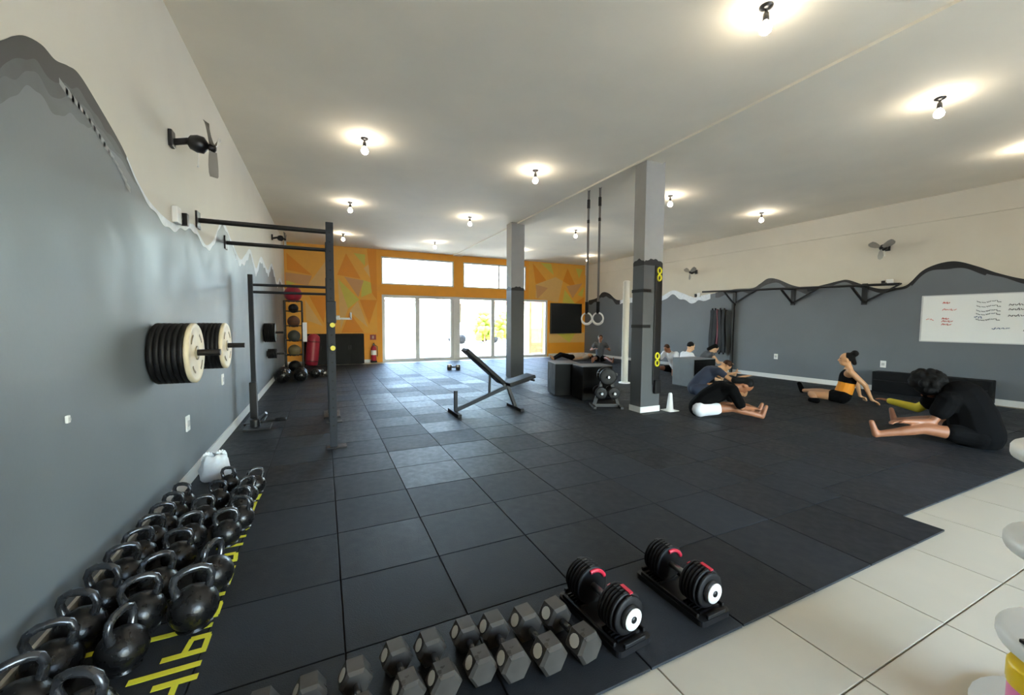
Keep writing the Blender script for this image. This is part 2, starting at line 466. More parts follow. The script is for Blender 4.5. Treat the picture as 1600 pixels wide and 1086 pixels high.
# far wall with openings
wb_ = MB()
def wbx(x0, x1, z0, z1, mi=0): wb_.box(((x0+x1)/2, YF+.1, (z0+z1)/2), (x1-x0, .2, z1-z0), mi=mi)
wbx(-1.28, 1.86, ZF, H); wbx(1.86, 7.47, 3.65, H); wbx(4.45, 4.82, 2.70, 3.65); wbx(1.86, 7.47, 2.34, 2.70)
wbx(7.47, 10.55, 2.40, H); wbx(7.47, 8.50, 2.34, 2.40); wbx(8.50, 10.55, ZF, 2.40); wbx(4.43, 4.60, ZF, 2.34, 1)
wb_ = struct(wb_.build('wall_back', [ORANGE, ALU]), 'far orange wall with glazed doors and high windows')
tri = MB()
PAL = [ORD, ORM, ORT, ORG, ORB]
def ptri(pts, mi, lift):
    y = YF-.001-lift*.0002
    P = [Vector((x, y, z)) for x, z in pts]
    nrm = (P[1]-P[0]).cross(P[2]-P[0])
    if nrm.y > 0: P.reverse()
    tri.add(P, [tuple(range(len(P)))], mi)
def lp(a, b):     # left panel local picture (0..700, 80..665) to wall x, z
    return (-1.05+(a-105)*(2.75)/(690-105), 3.86-(b-75)*(2.86)/(665-75))
LT = [([(105, 75), (420, 75), (420, 665), (105, 665)], 1), ([(415, 75), (690, 75), (690, 665), (415, 665)], 1),
      ([(115, 140), (265, 275), (115, 250)], 0), ([(180, 150), (360, 140), (265, 270)], 1), ([(350, 180), (360, 350), (240, 340)], 2),
      ([(105, 265), (265, 280), (240, 345), (105, 325)], 4), ([(110, 318), (165, 335), (110, 355)], 3), ([(115, 85), (280, 100), (270, 118), (115, 105)], 3),
      ([(485, 115), (425, 265), (580, 285)], 0), ([(535, 110), (612, 115), (610, 195)], 3), ([(600, 210), (655, 165), (655, 290)], 2),
      ([(590, 290), (655, 310), (655, 380), (580, 412)], 3), ([(428, 290), (568, 430), (490, 495)], 3), ([(470, 275), (600, 295), (562, 412)], 4),
      ([(570, 430), (690, 430), (632, 605)], 0), ([(558, 440), (625, 625), (500, 512)], 2), ([(428, 300), (492, 495), (440, 640)], 2),
      ([(500, 518), (595, 660), (445, 660)], 0), ([(245, 415), (362, 410), (332, 595)], 0), ([(220, 440), (325, 615), (222, 575)], 2),
      ([(625, 75), (690, 75), (690, 430), (655, 380)], 0)]
for i, (p, m) in enumerate(LT): ptri([lp(*q) for q in p], m, i)
def rp(a, b): return (7.5+a*(10.35-7.5)/630, 3.85-(b-60)*(1.6)/(470-60))
RT = [([(20, 60), (630, 60), (630, 480), (250, 480), (250, 440), (20, 440)], 1), ([(60, 70), (250, 300), (90, 280)], 0), ([(140, 62), (250, 62), (280, 180)], 3),
      ([(250, 62), (400, 80), (300, 200)], 1), ([(100, 285), (300, 200), (380, 240), (330, 470), (90, 430)], 2), ([(90, 290), (220, 320), (110, 440)], 4),
      ([(430, 100), (540, 320), (380, 240)], 0), ([(520, 90), (600, 100), (560, 200)], 3), ([(400, 330), (520, 480), (380, 470)], 3),
      ([(620, 290), (545, 380), (600, 400)], 3), ([(520, 470), (625, 400), (625, 480)], 0), ([(420, 290), (600, 250), (490, 420)], 4)]
for i, (p, m) in enumerate(RT): ptri([rp(*q) for q in p], m, i)
ptri([(8.55, .55), (10.35, .55), (10.35, .98), (8.55, .98)], 2, 1); ptri([(8.9, .98), (9.6, .55), (9.9, .98)], 3, 2)
tri.build('geometric_mural', PAL, wb_)

# doors and windows
def frame_win(name, x0, x1, z0, z1, mull, w, label, handle=None):
    f = MB(); y = YF+.08
    f.box(((x0+x1)/2, y, z1-w/2), (x1-x0, .10, w)); f.box(((x0+x1)/2, y, z0+w/2), (x1-x0, .10, w))
    for x in (x0+w/2, x1-w/2): f.box((x, y, (z0+z1)/2), (w, .10, z1-z0-2*w))
    root = struct(f.build(name, ALU), label)
    edges = [x0+w]+list(mull)+[x1-w]
    for x, mw in [(m, w*1.5) for m in mull]:
        MB().box((x, y, (z0+z1)/2), (mw, .08, z1-z0-2*w)).build('mullion', ALU, root)
    for a, b in zip(edges[:-1], edges[1:]):
        MB().box(((a+b)/2, y, (z0+z1)/2), (b-a, .008, z1-z0-2*w)).build('pane', GLASS, root)
    if handle:
        for x in handle: MB().box((x, y-.07, 1.05), (.03, .03, .35), bev=.01).build('handle', ALU, root)
    return root
frame_win('window_1', 1.86, 4.45, 2.70, 3.65, [], .05, 'left high window over the sliding door')
frame_win('window_2', 4.82, 7.47, 2.70, 3.65, [6.3], .05, 'right high window over the open doors')
frame_win('door_1', 1.86, 4.43, ZF, 2.34, [3.10], .10, 'left glazed sliding door with white frame', [3.22])
frame_win('door_2', 4.60, 8.50, ZF, 2.34, [6.05, 7.35], .09, 'right wide glazed door with white frame', [6.0])

# walls behind the camera
fw = MB()
for x0, x1, z0, z1 in ((-1.28, 1.2, ZF, H), (1.2, 7.2, 2.5, H), (7.2, 11.2, ZF, H)): fw.box(((x0+x1)/2, YN-.1, (z0+z1)/2), (x1-x0, .2, z1-z0))
struct(fw.build('wall_front', mat('warm_front_wall', (205, 135, 28), .7)), 'orange wall with glazed entrance behind the viewer')
dr3 = MB()
for x in (1.25, 3.2, 5.2, 7.15): dr3.box((x, YN-.1, 1.24), (.08, .10, 2.49))
for z in (.03, 2.46): dr3.box((4.2, YN-.1, z), (5.9, .10, .08))
dr3 = struct(dr3.build('door_3', ALU), 'glazed entrance behind the viewer')
for x0, x1 in ((1.29, 3.16), (3.24, 5.16), (5.24, 7.11)): MB().box(((x0+x1)/2, YN-.1, 1.24), (x1-x0, .008, 2.38)).build('pane', GLASS, dr3)

# skirtings
struct(MB().box((XL+.008, (YN+YF)/2, .045), (.016, YF-YN, .12)).build('baseboard_left', SKIRT), 'white skirting along the left wall')
sk = MB(); yy = [YN, YF]
ang = math.atan(-.035)
sk.box((XR(5.325)-.008, 5.325, .04), (.016, 18.6, .11), rot=(0, 0, -ang))
struct(sk.build('baseboard_right', SKIRT), 'white skirting along the right wall')
struct(MB().box((.3, YF-.008, .04), (2.7, .016, .11)).box((9.45, YF-.008, .04), (1.8, .016, .11)).build('baseboard_back', SKIRT), 'white skirting along the far wall')

# columns
def column(x0, x1, y0, y1, zp, label):
    cx, cy = (x0+x1)/2, (y0+y1)/2
    c = struct(MB().box((cx, cy, (zp+H)/2), (x1-x0, y1-y0, H-zp), mi=0).box((cx, cy, (zp-.013)/2), (x1-x0, y1-y0, zp+.013), mi=1).build('column', [mat('column_paint', (160, 159, 154), .7, noise=.04), mat('column_grey_paint', (80, 83, 85), .55, noise=.06)]), label)
    b = MB()
    for i in range(12):
        for (px, py, ux, uy, L) in ((x0, y0-.001, 1, 0, x1-x0), (x0-.001, y1, 0, -1, y1-y0)):
            a, e = L*i/12, L*(i+1)/12
            h = lambda t: .05*math.sin(t/L*PI*1.0)+.01*math.sin(t*60)
            b.add([(px+ux*a, py+uy*a, zp-.05), (px+ux*e, py+uy*e, zp-.05), (px+ux*e, py+uy*e, zp+h(e)), (px+ux*a, py+uy*a, zp+h(a))], [(0, 1, 2, 3)])
    b.build('mural_brushstroke', BRUSHB, c)
    return c
c1 = column(4.46, 4.84, 4.78, 5.02, 2.34, 'near square column, white above grey, with black marker strip')
c2 = column(4.28, 4.64, 9.2, 9.5, 2.25, 'far square column, white above grey, behind the bench')
bnd = MB()
for z in (1.90, 1.35): bnd.box((4.455, 4.90, z), (.012, .25, .05)).box((4.53, 4.775, z), (.15, .012, .05))
bnd.build('column_band', BLKPLA, c1)
MB().box((4.65, 4.9, .045), (.40, .26, .09)).build('column_skirting', SKIRT, c1)

# black marker board with yellow characters on the near column
mk = thing('marker_board', 'tall black strip with yellow characters hung on the near column', 'sign', (4.75, 4.77, 0))
MB().box((0, -.006, 1.36), (.14, .016, 1.86), bev=.004).build('board', BLKPLA, mk)
for zc in (2.16, .83):
    yb = MB()
    for dz in (.055, -.055):
        pts = [(.036*math.cos(t)*(1 if abs(math.cos(t)) > .3 else .9), -.018, zc+dz+.046*math.sin(t)) for t in [2*PI*i/14 for i in range(14)]]
        yb.tube(pts, .014, 6, closed=True)
    yb.build('character', mat('yellow_character', (226, 216, 40), .5), mk)
MB().box((0, -.03, .40), (.12, .06, .22), bev=.02).build('pouch', BLKRUB, mk)

# ------------------------------------------------------------------ ceiling bulbs
def make_bulb(loc, label):
    t = thing('ceiling_bulb', label, 'lamp', loc, 0, 'bare ceiling bulbs')
    MB().lathe([(.05, 0), (.05, -.012), (.03, -.025), (.012, -.03), (.012, -.045), (.022, -.055), (.024, -.105), (.018, -.112)], seg=14).build('socket', BLKPLA, t)
    MB().lathe([(.014, -.108), (.022, -.122), (.040, -.145), (.046, -.168), (.040, -.192), (.022, -.208), (.001, -.213)], seg=14).build('bulb', BULB, t)
    return t
bx = [.56, 3.19, 6.17, 8.93]
by = [2.16, 5.95, 9.2, 12.5]
rn = ['row over the dumbbells', 'row by the near column', 'row by the far column', 'row nearest the doors']
cn = ['nearest the left wall', 'second from left wall', 'third from left wall', 'nearest the right wall']
b0 = None
for j, y in enumerate(by):
    for i, x in enumerate(bx):
        lb = 'bare ceiling bulb, %s, %s' % (rn[j], cn[i])
        if b0 is None: b0 = make_bulb((x, y, H), lb)
        else: dup(b0, (x, y, H), 0, lb)
for y in (-1.6,):  # unseen row carrying on the bulb grid, added for its light
    for x, c_ in zip(bx, cn): dup(b0, (x, y, H), 0, 'added bare ceiling bulb, unseen row behind the viewer, '+c_)

# ------------------------------------------------------------------ wall fans, switch boxes, sockets
def make_fan(loc, face, label):
    # face: +1 faces +X, -1 faces -X ; loc is on the wall
    t = thing('wall_fan', label, 'fan', loc, 0 if face > 0 else PI, 'black wall fans'); t.scale = (.72,)*3
    MB().box((.02, 0, 0), (.04, .12, .18), bev=.01).beam((.03, 0, -.03), (.22, 0, .02), .05, .06, bev=.01).build('bracket', BLKPLA, t)
    MB().lathe([(.03, .16), (.075, .19), (.095, .25), (.09, .31), (.05, .34), (.02, .36)], (0, 0, .02), (1, 0, -.12), 16).build('motor', BLKPLA, t)
    hub = Vector((.39, 0, -.03))
    MB().lathe([(.045, 0), (.045, .05), (.02, .065)], hub-Vector((.03, 0, 0)), (1, 0, -.12), 14).build('hub', BLKPLA, t)
    for k in range(3):
        a = 2*PI*k/3+.5
        b = MB(); u = Vector((.0, math.cos(a), math.sin(a))); v = Vector((.0, -math.sin(a), math.cos(a)))
        vs = []
        for s_, w in ((.04, .03), (.12, .075), (.22, .10), (.30, .085), (.33, .03)):
            for e in (-1, 1):
                vs.append(hub+u*s_+v*w*e*.8+Vector((.03*e, 0, 0)))
        fs = [(2*i, 2*i+1, 2*i+3, 2*i+2) for i in range(4)]
        nn = len(vs); vs2 = vs+[p+Vector((.004, 0, 0)) for p in vs]
        fs2 = fs+[tuple(nn+q for q in reversed(f)) for f in fs]
        b.add(vs2, fs2, 0, True); b.build('blade', mat('smoky_blade', (136, 132, 124), .4), t)
    MB().tube([(.25, .02, -.06), (.25, .03, -.16), (.24, .03, -.24)], .004, 6).sphere((.24, .03, -.25), .012, 8, 6).build('pull_cord', WHT, t)
    return t
make_fan((XL, 4.14, 2.84), 1, 'black wall fan on the left wall above the grey hill')
make_fan((XL, 11.3, 3.40), 1, 'black wall fan on the left wall near the orange wall')
make_fan((XR(4.4), 4.40, 3.0), -1, 'black wall fan on the right wall above the whiteboard')
make_fan((XR(9.0), 9.05, 3.0), -1, 'black wall fan on the right wall nearer the glazed doors')
def switch_box(loc, face, label):
    t = thing('fan_switch', label, 'switch', loc, 0 if face > 0 else PI, 'fan switch boxes')
    MB().box((.02, 0, 0), (.04, .11, .13), bev=.008).build('box', WHT, t)
    MB().box((.045, .10*face, -.01), (.05, .05, .10), bev=.006).box((.03, .07*face, -.01), (.02, .06, .02)).build('plug', BLKPLA, t)
switch_box((XL, 4.16, 2.25), 1, 'white switch box with black plug on the left wall mountain line')
switch_box((XR(4.3), 4.33, 2.28), -1, 'white switch box with black plug above the whiteboard')
switch_box((XR(8.9), 8.92, 2.28), -1, 'white switch box with black plug beside the far end of pull-up rail')
def socket(loc, face, label, s=1.):
    t = thing('wall_socket', label, 'socket', loc, 0 if face > 0 else PI, 'white wall sockets')
    MB().box((.006, 0, 0), (.012, .085*s, .125*s), bev=.004).build('cover_plate', WHT, t)
    MB().box((.013, 0, 0), (.006, .045*s, .05*s), bev=.002).build('outlet', mat('socket_grey', (190, 190, 188), .4), t)
socket((XL, 4.26, .52), 1, 'white socket plate on the left wall over the kettlebells', 1.05)
socket((XL, 5.62, .72), 1, 'pale socket plate on the left wall below the second plate peg', 1.)
socket((XL, 2.51, .945), 1, 'small pale socket plate on the left wall nearest the viewer', .28)
socket((XR(6.55), 6.55, .555), -1, 'white socket plate on the right wall between rail post and seated woman', 1.1)
socket((XR(4.36), 4.36, .563), -1, 'white socket plate on the right wall above the black crash mat', 1.15)
socket((XR(11.3), 11.3, 1.3), -1, 'white socket plate on the right wall behind the hanging straps', 1.3)

# whiteboard
wbd = thing('whiteboard', 'white marker board with red and blue notes on the right wall', 'whiteboard', (XR(2.9), 2.9, 1.52), PI+math.atan(.035))
MB().box((.012, 0, 0), (.02, 1.80, .87), bev=.004).build('panel', mat('board_white', (236, 238, 236), .3), wbd)
fr = MB()
for z in (.44, -.44): fr.box((.014, 0, z), (.028, 1.83, .018))
for y in (.91, -.91): fr.box((.014, y, 0), (.028, .018, .88))
fr.build('board_frame', ALU, wbd)
def scribble(name, y, z, w, n, m):
    s_ = MB(); rs = random.Random(hash(name+str(y)) % 1000)
    for k in range(n):
        a = y+w*k/n
        pts = [(.0235, a+w/n*.8*t, z+rs.uniform(-.02, .02)) for t in (0, .25, .5, .75, 1)]
        s_.tube(pts, .0055, 4)
    return s_.build(name, m, wbd)
MRK = mat('red_marker', (214, 92, 84), .6); MBK = mat('blue_marker', (70, 96, 140), .6); MGK = mat('grey_marker', (90, 94, 100), .6)
# board local +y runs towards the viewer's right
for z, w in ((.30, .10), (.22, .0), (.17, .20), (.06, .0), (.0, .10), (-.05, .16), (-.11, .14)):
    if w: scribble('red_writing', -.62, z, w, 4, MRK)
for z in (.30, .22, .14, .08, -.02): scribble('grey_writing', -.18, z, .30, 5, MGK)
for z in (.24, .16, .05): scribble('grey_writing', .2, z, .34, 5, MGK)
scribble('blue_writing', -.2, .02, .10, 2, MBK); scribble('blue_writing', .02, -.18, .22, 4, MBK); scribble('grey_writing', .38, -.2, .25, 4, MGK)
for z, w in ((-.02, .12),): scribble('red_writing', -.84, z, w, 2, MRK)

# ------------------------------------------------------------------ television
tv = thing('television', 'black flat television on the orange wall beside the doors', 'television', (9.38, YF-.001, 1.58))
MB().box((0, -.05, 0), (1.56, .06, 1.28), bev=.012).build('housing', BLKPLA, tv)
MB().box((0, -.0815, 0), (1.50, .005, 1.21)).build('screen', SCREEN, tv)
MB().box((0, -.012, 0), (.5, .022, .4)).build('wall_mount', BLKMET, tv)

# ------------------------------------------------------------------ pull-up rig on the left
rig = thing('pull_up_rig', 'tall dark steel pull-up rig bolted to the left wall', 'pull-up rig', (0, 0, 0))
xa = .08
def upright(y, h, parent):
    u = MB()
    u.box((xa, y, h/2), (.075, .075, h-.02), bev=.004)
    o = u.build('upright', GRYMET, parent)
    MB().box((xa+.03, y, .006), (.20, .14, .012)).build('foot_plate', BLKMET, o)
    hl = MB()
    for i in range(22):
        hl.cyl((xa-.038, y, .25+i*.1), (xa-.0385, y, .25+i*.1), .011, seg=8)
        hl.cyl((xa, y-.038, .25+i*.1), (xa, y-.0385, .25+i*.1), .011, seg=8)
    tag(hl.build('hole', BLKRUB, o), kind='stuff')
    return o
uA = upright(4.84, 2.47, rig); uB = upright(6.06, 2.47, rig)
for y in (4.84, 6.06):
    cb = MB().cyl((XL+.01, y, 2.36), (xa-.03, y, 2.36), .024, seg=12).build('pull_up_bar', BLKMET, rig)
    MB().box((XL+.008, y, 2.36), (.016, .12, .16)).build('wall_plate', BLKMET, cb)
MB().box((xa, 5.45, 2.40), (.06, 1.15, .06)).build('top_rail', GRYMET, rig)
jc = MB().box((xa+.06, 4.84, 1.44), (.05, .07, .05), bev=.005).box((xa+.14, 4.84, 1.43), (.14, .05, .02)).box((xa+.20, 4.84, 1.46), (.02, .05, .08), bev=.004).build('bar_hook', mat('grey_plastic', (150, 152, 150), .4), rig)
slv = MB().box((xa, 4.84, 1.50), (.10, .10, .24), bev=.01).build('sleeve', GRYMET, rig)
for z in (1.36, 1.11):
    MB().cyl((xa+.01, 4.79, z), (xa+.01, 4.76, z), .026, seg=12).build('pin_knob', mat('yellow_knob', (220, 208, 70), .4), rig)

sr = thing('squat_rack', 'slim dark squat stand beside the left wall behind the rig', 'squat rack', (0, 0, 0))
for x in (-.90, .07):
    MB().box((x, 6.62, 1.03), (.06, .06, 2.02), bev=.004).build('post', GRYMET, sr)
    MB().box((x+.02, 6.55, .012), (.22, .50, .024), bev=.004).build('foot', BLKMET, sr)
for z in (1.90, 1.80): MB().cyl((-.88, 6.62, z), (.05, 6.62, z), .019, seg=10).build('crossbar', GRYMET, sr)
MB().box((-.90, 6.56, .3), (.09, .09, .5), bev=.01).build('post_sleeve', BLKMET, sr)
lm = thing('landmine_base', 'small black pivot base with steel tube at foot of squat stand', 'landmine', (-.80, 6.10, 0))
MB().box((0, 0, .015), (.30, .30, .03), bev=.006).build('base_plate', BLKMET, lm)
MB().cyl((-.03, .0, .03), (-.03, 0, .12), .06, seg=14).build('pivot', BLKMET, lm)
MB().cyl((.0, .02, .10), (.10, -.02, .20), .022, seg=12).build('sleeve_tube', STEEL, lm)
MB().lathe([(.02, -.02), (.07, -.02), (.07, .02), (.02, .02)], (.25, .10, .07), (0, .3, 1), 14).cyl((0, 0, .08), (.25, .10, .07), .014, seg=8).build('handle_disc', BLKRUB, lm)

# wall pegs with bumper plates
def plate_mesh(r, t, mname, mats, cream=False):
    p = MB()
    p.lathe([(.026, 0), (r*.45, 0), (r*.5, -.001), (r*.82, .003), (r*.86, .0), (r*.97, .0), (r, .006), (r, t-.006), (r*.97, t), (r*.86, t), (r*.82, t-.003), (r*.5, t), (.03, t), (.026, t)], axis=(1, 0, 0), seg=32)
    return p.mesh(mname, mats)
def peg(y, z, n, r, cream, nm, first=None):
    t = thing('plate_peg', 'black steel storage peg on the left wall, %s' % nm, 'peg', (XL, y, z), 0, 'plate pegs on the left wall')
    L = n*.032+.16
    MB().box((.006, 0, 0), (.012, .12, .12), bev=.003).build('wall_plate', BLKMET, t)
    MB().cyl((.01, 0, 0), (L, 0, 0), .0235, seg=14).build('rod', BLKMET, t)
    for k in range(n):
        last = (k == n-1 and cream)
        me = plate_mesh(r, .031, 'bumper_plate', CREAM if last else BLKRUB)
        o = bpy.data.objects.new('bumper_plate', me); COL.objects.link(o)
        o.location = (XL+.02+k*.032, y, z-.002)
        tag(o, ('cream faced bumper plate outermost on %s' if last else 'black bumper plate %s from the wall on %%s' % ORD_W[k]) % nm, 'weight plate', 'bumper plates on the left wall pegs')
        if last:
            rg = MB().lathe([(.03, .0), (.05, .0), (.05, .004), (.03, .004)], (.031, 0, 0), (1, 0, 0), 20)
            rg.build('hub_ring', mat('dull_hub', (168, 156, 130), .4), o)
            lt = MB()
            for a in (.6, 2.2, 3.9, 5.4):
                for q in range(3):
                    an = a+q*.17
                    lt.box((.0325, math.cos(an)*r*.68, math.sin(an)*r*.68), (.003, .014, .028), rot=(an, 0, 0))
            lt.build('raised_mark', mat('mark_tan', (150, 136, 108), .5), o)
peg(3.60, 1.168, 7, .215, True, 'the peg nearest the viewer')
peg(4.62, 1.165, 7, .215, True, 'the second peg from the viewer')
peg(9.30, 1.17, 6, .19, False, 'the far peg behind the squat stand')
peg(9.75, .72, 5, .10, False, 'the low far peg')

# white carrier bag by the wall
bag = thing('carrier_bag', 'crumpled white carrier bag against the left wall beyond the kettlebells', 'bag', (-.90, 4.30, 0))
bm_ = MB(); ring = 18; prof = [(.02, .004), (.95, .0), (1.05, .03), (1.0, .12), (.9, .19), (.75, .235), (.55, .25)]
vs = []
for r, z in prof:
    for i in range(ring):
        a = 2*PI*i/ring
        w = 1+.10*math.sin(5*a+z*30)+.06*math.sin(9*a+z*11)
        vs.append((.12*r*w*math.cos(a), .12*r*w*math.sin(a), z+.012*math.sin(4*a+z*20)*(z > .01)))
fs = [(k*ring+i, k*ring+(i+1) % ring, (k+1)*ring+(i+1) % ring, (k+1)*ring+i) for k in range(len(prof)-1) for i in range(ring)]
bm_.add(vs, fs, 0, True); bm_.build('sack', WHTB, bag)
for s_ in (-1, 1):
    pts = [(s_*.05+.034*math.cos(t), .02*s_+.01*math.sin(2*t), .20+.070*math.sin(t)) for t in [PI*i/8 for i in range(9)]]
    lp2 = MB()
    for p, q in zip(pts[:-1], pts[1:]): lp2.beam(p, q, .035, .006, up=(0, 1, 0))
    lp2.build('handle_loop', WHTB, bag)
bag.scale = (.9, .9, .86)

# ------------------------------------------------------------------ kettlebells
def make_kettlebell(loc, rz, label, sc):
    t = thing('kettlebell', label, 'kettlebell', loc, rz, 'black kettlebells along the left wall')
    t.scale = (sc,)*3
    pr = [(.001, 0), (.062, .0), (.070, .006)]
    for i in range(9):
        a = -PI/2*.66+i*(PI*.80)/8
        pr.append((.098*math.cos(a), .090+.098*math.sin(a)))
    pr.append((.001, pr[-1][1]+.004))
    MB().lathe(pr, seg=18).build('bell', IRON, t)
    pts = [(-.052, 0, .150), (-.064, 0, .185), (-.072, 0, .220), (-.060, 0, .252), (-.030, 0, .268), (0, 0, .271), (.030, 0, .268), (.060, 0, .252), (.072, 0, .220), (.064, 0, .185), (.052, 0, .150)]
    MB().tube(pts, [.021, .018, .016, .0165, .017, .0175, .017, .0165, .016, .018, .021], 10).build('handle', HANDLE, t)
    return t
KB = [('wall-side', [(-.955, 1.66, 1.0), (-.96, 1.86, .95), (-.965, 2.06, .92), (-.965, 2.26, .92), (-.965, 2.47, .9), (-.965, 2.68, .86), (-.965, 2.87, .84), (-.965, 3.06, .82), (-.965, 3.25, .80), (-.96, 3.44, .78), (-.96, 3.63, .76)]),
      ('middle', [(-.745, 1.72, .95), (-.76, 2.06, .88), (-.77, 2.28, .92), (-.77, 2.49, .88), (-.76, 2.77, .84), (-.76, 3.0, .82), (-.76, 3.29, .78), (-.74, 3.60, .74), (-.73, 3.92, .72)]),
      ('lettering-side', [(-.565, 2.22, 1.0), (-.545, 2.49, .92), (-.575, 2.97, .82), (-.53, 3.17, .80), (-.56, 3.385, .76), (-.555, 3.60, .74), (-.525, 3.79, .74)])]
kb0 = None
for file_, lst in KB:
    n = 0
    for (x, y, sc) in lst:
        if sc == 0: continue
        lb = 'black kettlebell, %s from the viewer in the %s file' % (ORD_W[n], file_)
        rz = .46*math.sin(y*37+x*11)+.1
        if abs(y-2.49) < .001 and x > -.6: rz = 1.15
        if abs(y-2.06) < .001 and x > -.8: rz = 1.25
        if kb0 is None: kb0 = make_kettlebell((x, y, 0), rz, lb, sc)
        else: dup(kb0, (x, y, 0), rz, lb, None, sc)
        n += 1

# yellow floor lettering
lt = thing('floor_lettering', 'yellow stencilled lettering on the black mat beside the kettlebells', 'lettering', (0, 0, .0012))
SEG = [[((-.62, 1.885), (-.477, 1.885)), ((-.545, 1.885), (-.545, 1.80))],
       [((-.714, 1.955), (-.482, 1.955))],
       [((-.634, 2.032), (-.48, 2.032)), ((-.557, 2.122), (-.484, 2.122)), ((-.49, 2.032), (-.49, 2.122)), ((-.560, 2.040), (-.550, 2.122))],
       [((-.945, 2.198), (-.88, 2.198)), ((-.783, 2.190), (-.491, 2.190))],
       [((-.640, 2.256), (-.482, 2.256)), ((-.615, 2.346), (-.484, 2.346)), ((-.490, 2.256), (-.490, 2.346)), ((-.555, 2.256), (-.555, 2.346)), ((-.612, 2.27), (-.605, 2.346))],
       [((-.638, 2.424), (-.486, 2.424))],
       [((-.639, 2.505), (-.483, 2.495)), ((-.489, 2.60), (-.489, 2.495))],
       [((-.527, 2.668), (-.482, 2.668))],
       [((-.588, 2.745), (-.485, 2.745)), ((-.588, 2.83), (-.508, 2.83)), ((-.495, 2.745), (-.505, 2.83)), ((-.565, 2.745), (-.565, 2.83))],
       [((-.624, 2.933), (-.485, 2.933))],
       [((-.553, 3.036), (-.484, 3.036)), ((-.555, 3.04), (-.555, 3.19)), ((-.568, 3.19), (-.487, 3.13))],
       [((-.502, 3.355), (-.502, 3.592)), ((-.56, 3.47), (-.50, 3.47))],
       [((-.489, 3.742), (-.497, 3.632)), ((-.55, 3.70), (-.49, 3.70))]]
for g in SEG:
    m_ = MB()
    for i, ((x0, y0), (x1, y1)) in enumerate(g):
        m_.beam((x0, y0, .0003*i), (x1, y1, .0003*i), .030 if abs(x1-x0) > abs(y1-y0) else .022, .0012)
    m_.build('letter', YEL, lt)

# ------------------------------------------------------------------ hex dumbbells
def hexhead(mb, y0, y1, r, mi):
    yA, yB = min(y0, y1), max(y0, y1)
    rings = [(yA, r*.80), (yA+.012, r), (yB-.012, r), (yB, r*.80)]
    vs = []
    for y, rr in rings:
        for k in range(6):
            a = PI/3*k
            vs.append((rr*math.cos(a), y, r*.866+rr*math.sin(a)))
    fs = [(k*6+i, (k+1)*6+i, (k+1)*6+(i+1) % 6, k*6+(i+1) % 6) for k in range(3) for i in range(6)]
    fs += [tuple(range(6)), tuple(range(23, 17, -1))]
    mb.add(vs, fs, mi)
def make_hex(loc, rz, label, r=.068, L=.29):
    t = thing('hex_dumbbell', label, 'dumbbell', loc, rz, 'black hex dumbbells in the front row')
    zc = r*.866
    for s_ in (-1, 1):
        h = MB(); hexhead(h, s_*L/2, s_*(L/2-.098), r, 0)
        ho = h.build('head', HEXR, t)
        # pale number badge on the flank that looks to the left wall
        a = PI*5/6
        c = Vector((math.cos(a)*r*.866, s_*(L/2-.05), zc+math.sin(a)*r*.866))
        nx = Vector((math.cos(a), 0, math.sin(a)))
        MB().lathe([(.026, 0), (.026, .0015)], c, nx, 14).build('number_badge', mat('badge_white', (206, 204, 194), .5), ho)
        MB().lathe([(.027, 0), (.031, 0), (.031, .001), (.027, .001)], c, nx, 14).build('badge_rim', BLKPLA, ho)
    g = MB(); prof = []
    for i in range(9):
        u = i/8; prof.append((.0145+.003*math.sin(PI*u), -(L/2-.10)+u*(L-.20)))
    g.lathe(prof, (0, 0, zc), (0, 1, 0), 12).build('grip', HANDLE, t)
    return t
HD = [(.950, 1.425, .14, .070), (.796, 1.440, .06, .068), (.652, 1.468, .02, .066), (.530, 1.500, .02, .062), (.378, 1.495, .06, .062), (.246, 1.510, .10, .060), (.085, 1.478, .03, .060), (-.070, 1.482, .05, .058), (-.225, 1.49, .0, .056)]
hd0 = None
for i, (x, y, rz, r) in enumerate(HD):
    lb = 'grey-black hex dumbbell, %s in the row from the adjustable dumbbells' % ORD_W[i]
    if hd0 is None: hd0 = make_hex((x, y, 0), rz, lb)
    else: dup(hd0, (x, y, 0), rz, lb, None, r/.068)

# ------------------------------------------------------------------ adjustable dumbbells on trays
def make_tray(loc, rz, label):
    t = thing('dumbbell_tray', label, 'tray', loc, rz, 'adjustable dumbbell trays')
    poly = []
    for cx_, cy_, a0 in ((.075, .19, 0), (-.075, .19, PI/2), (-.075, -.19, PI), (.075, -.19, 1.5*PI)):
        for q in range(5):
            a = a0+q*PI/8; poly.append((cx_+.025*math.cos(a), cy_+.025*math.sin(a)))
    MB().prism(poly, .0, .028).build('base', BLKPLA, t)
    rimm = MB()
    for s_ in (-1, 1):
        rimm.box((s_*.088, 0, .036), (.014, .36, .018), bev=.004)
        rimm.box((0, s_*.205, .036), (.12, .016, .02), bev=.004)
    rimm.build('rim', BLKRUB, t)
    sl = MB()
    for s_ in (-1, 1):
        for q in range(6): sl.box((0, s_*(.075+q*.019), .034), (.13, .005, .014))
    tag(sl.build('plate_slots', BLKPLA, t), kind='stuff')
    return t
